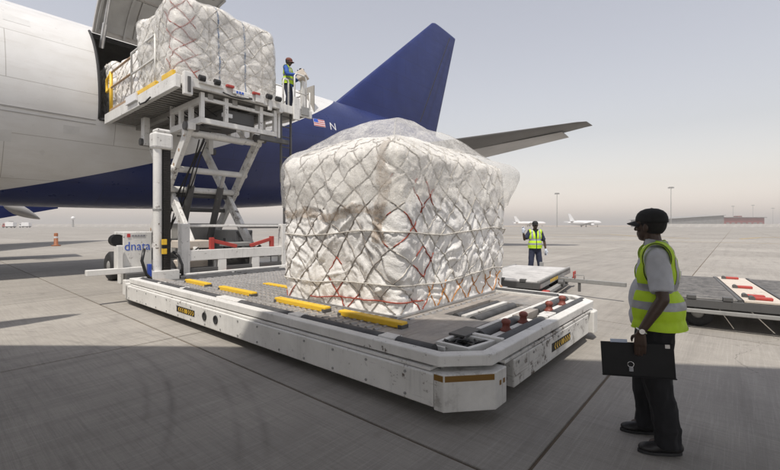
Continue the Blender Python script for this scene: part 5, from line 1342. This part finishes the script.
    solid(vest, .002)
    return root, body

LEFT_DOWN = ((.0, .05, -1), (0, 1, 0), (1, 0, 0), .35, .3)
RIGHT_DOWN = ((.0, .05, -1), (0, 1, 0), (-1, 0, 0), .35, .3)
# --- the near man with the folder
NJ = dict(elbow=[(-.262, -.035, 1.125), (.262, -.04, 1.12)], wrist=[(-.285, .100, .885), (.27, .02, .87)],
          hand=[((.02, .03, -1), (.15, 1, 0), (1, -.15, 0), .16, .75), RIGHT_DOWN],
          ankle=[(-.155, -.075, .10), (.125, .03, .10)], toe=(.35, .30), head_yaw=radians(-34), head_pitch=0, hem=.885, open=.135, sleeve=.84)
p1, body1 = person((2.015, 3.085, 0), radians(61), 'man in black cap and yellow vest holding a black folder at the right', NJ, True, dict(cap='cap_black', shirt='shirt_grey', trousers='trousers_black'))
# wrist watch
wv = (NV(NJ['wrist'][0]) - NV(NJ['elbow'][0])).normalized(); wc = NV(NJ['wrist'][0]) - wv * .012; a1 = wv.orthogonal().normalized(); b1 = wv.cross(a1)
m = MB(); m.tube([wc + (a1 * cos(2 * pi * i / 24) + b1 * sin(2 * pi * i / 24)) * .032 for i in range(24)], .007, 6, True); wa = m.build('watch', 'watch_steel', p1)
side = NV((-1, 0, 0)); side = (side - wv * side.dot(wv)).normalized()
MB().cyl(wc + side * .030, wc + side * .043, .018, 18).build('dial', 'watch_steel', wa)
# black folder held at his side, its own thing
fo_ = empty('folder', p1.matrix_world @ NV((0, 0, 0)), 0)
fo_.location = (2.015, 3.085, 0); fo_.rotation_euler = (0, 0, radians(61))
tag(fo_, 'black document folder hanging from the hand of the man at the right', 'folder')
FM = Matrix.Translation(NV((-.238, .115, .675))) @ Matrix.Rotation(radians(8), 4, 'Z') @ Matrix.Rotation(radians(-3), 4, 'X') @ Matrix.Rotation(radians(3), 4, 'Y')
def fbox(nm, b, mt, bev=.004, par=None):
    m = MB().box(*b); m.v = [tuple(FM @ NV(p)) for p in m.v]; return m.build(nm, mt, par or fo_, bev)
cov = fbox('cover', (-.014, -.007, -.225, .235, -.118, .118), 'black_plastic'); fbox('cover', (.007, .014, -.225, .235, -.118, .118), 'black_plastic')
fbox('spine', (-.0142, .0142, -.232, .238, -.126, -.118), 'black_plastic', .004); fbox('paper_block', (-.006, .006, -.215, .225, -.116, .112), 'paper', .001)
fbox('loose_sheet', (-.003, .004, .06, .17, .10, .140), 'paper', .0005); fbox('zip_pull', (-.019, -.0145, -.20, -.17, .09, .118), 'watch_steel', .001)
m = MB(); m.tube([tuple(FM @ NV((-.0165, .05 + .02 * cos(2 * pi * i / 18), -.035 + .02 * sin(2 * pi * i / 18)))) for i in range(18)], .003, 6, True); m.build('key_ring', 'watch_steel', fo_)
m = MB().box(-.0175, -.0145, .035, .062, -.085, -.05); m.v = [tuple(FM @ NV(p)) for p in m.v]; m.build('key_tag', 'reflective', fo_, .001)
# --- waving worker behind the dolly
WJ = dict(elbow=[(-.29, -.02, 1.13), (.33, .04, 1.20)], wrist=[(-.31, .06, .88), (.40, .16, 1.43)],
          hand=[LEFT_DOWN, ((.0, .05, 1), (-1, 0, 0), (0, 1, 0), .25, .2)], ankle=[(-.17, 0, .10), (.17, .02, .10)], hem=.93, open=.012, sleeve=.85)
wp = atdist(535, 260, 12.6)
p2, body2 = person((wp.x, wp.y, 0), radians(176), 'worker in yellow vest with one hand raised, standing behind the pale dolly', WJ, False, dict(cap='cap_black', shirt='uniform_navy', trousers='uniform_navy'))
def glove(root, c, d, name='glove'):
    c, d = NV(c), NV(d).normalized(); m = MB(); a_ = d.orthogonal().normalized(); b_ = d.cross(a_)
    m.capsule(c, c + d * .09, .042, .046)
    for t in (-.03, -.01, .01, .03): m.capsule(c + d * .09 + b_ * t, c + d * .165 + b_ * t * 1.15, .014, .011, 8)
    m.capsule(c + d * .03 + b_ * .03, c + d * .08 + b_ * .075, .016, .012, 8); link(name, remesh(m, .010, 3), 'glove', root, True)
glove(p2, WJ['wrist'][1], (.0, .05, 1)); glove(p2, WJ['wrist'][0], (0, .1, -1))
# --- operator on the basket
oploc = LW(4.74, 9.12, BZ - .02); tgt = LW(4.98, 8.74); dv = (tgt - LW(4.74, 9.12)).normalized(); rz = atan2(-dv.x, dv.y)
OJ = dict(elbow=[(-.30, .10, 1.16), (.30, .10, 1.16)], wrist=[(-.16, .36, 1.16), (.16, .36, 1.16)],
          hand=[((.1, .9, -.15), (1, 0, .2), (0, -.1, -1), .6, .3), ((-.1, .9, -.15), (-1, 0, .2), (0, -.1, -1), .6, .3)], ankle=[(-.12, 0, .10), (.12, .03, .10)], hem=.92, open=.012, sleeve=.9, long=True, head_pitch=-.25)
person(tuple(oploc), rz, 'operator in blue sleeves and yellow vest at the controls of the raised basket', OJ, False, dict(cap='cap_brown', shirt='uniform_blue', trousers='uniform_navy'))
# ------------------------------------------------------------------ dusty air
def haze():
    m = bpy.data.materials.new('haze'); m.use_nodes = True; t = m.node_tree; t.nodes.clear()
    o = t.nodes.new('ShaderNodeOutputMaterial'); v = t.nodes.new('ShaderNodeVolumePrincipled')
    v.inputs['Color'].default_value = (.97, .93, .88, 1); v.inputs['Density'].default_value = HAZE; v.inputs['Anisotropy'].default_value = .2
    t.links.new(v.outputs[0], o.inputs['Volume']); MATS['haze'] = m
    b = MB().box(-3950, 3950, -750, 6950, -1.2, 27.5).build('haze', 'haze'); tag(b, kind='stuff')
haze()
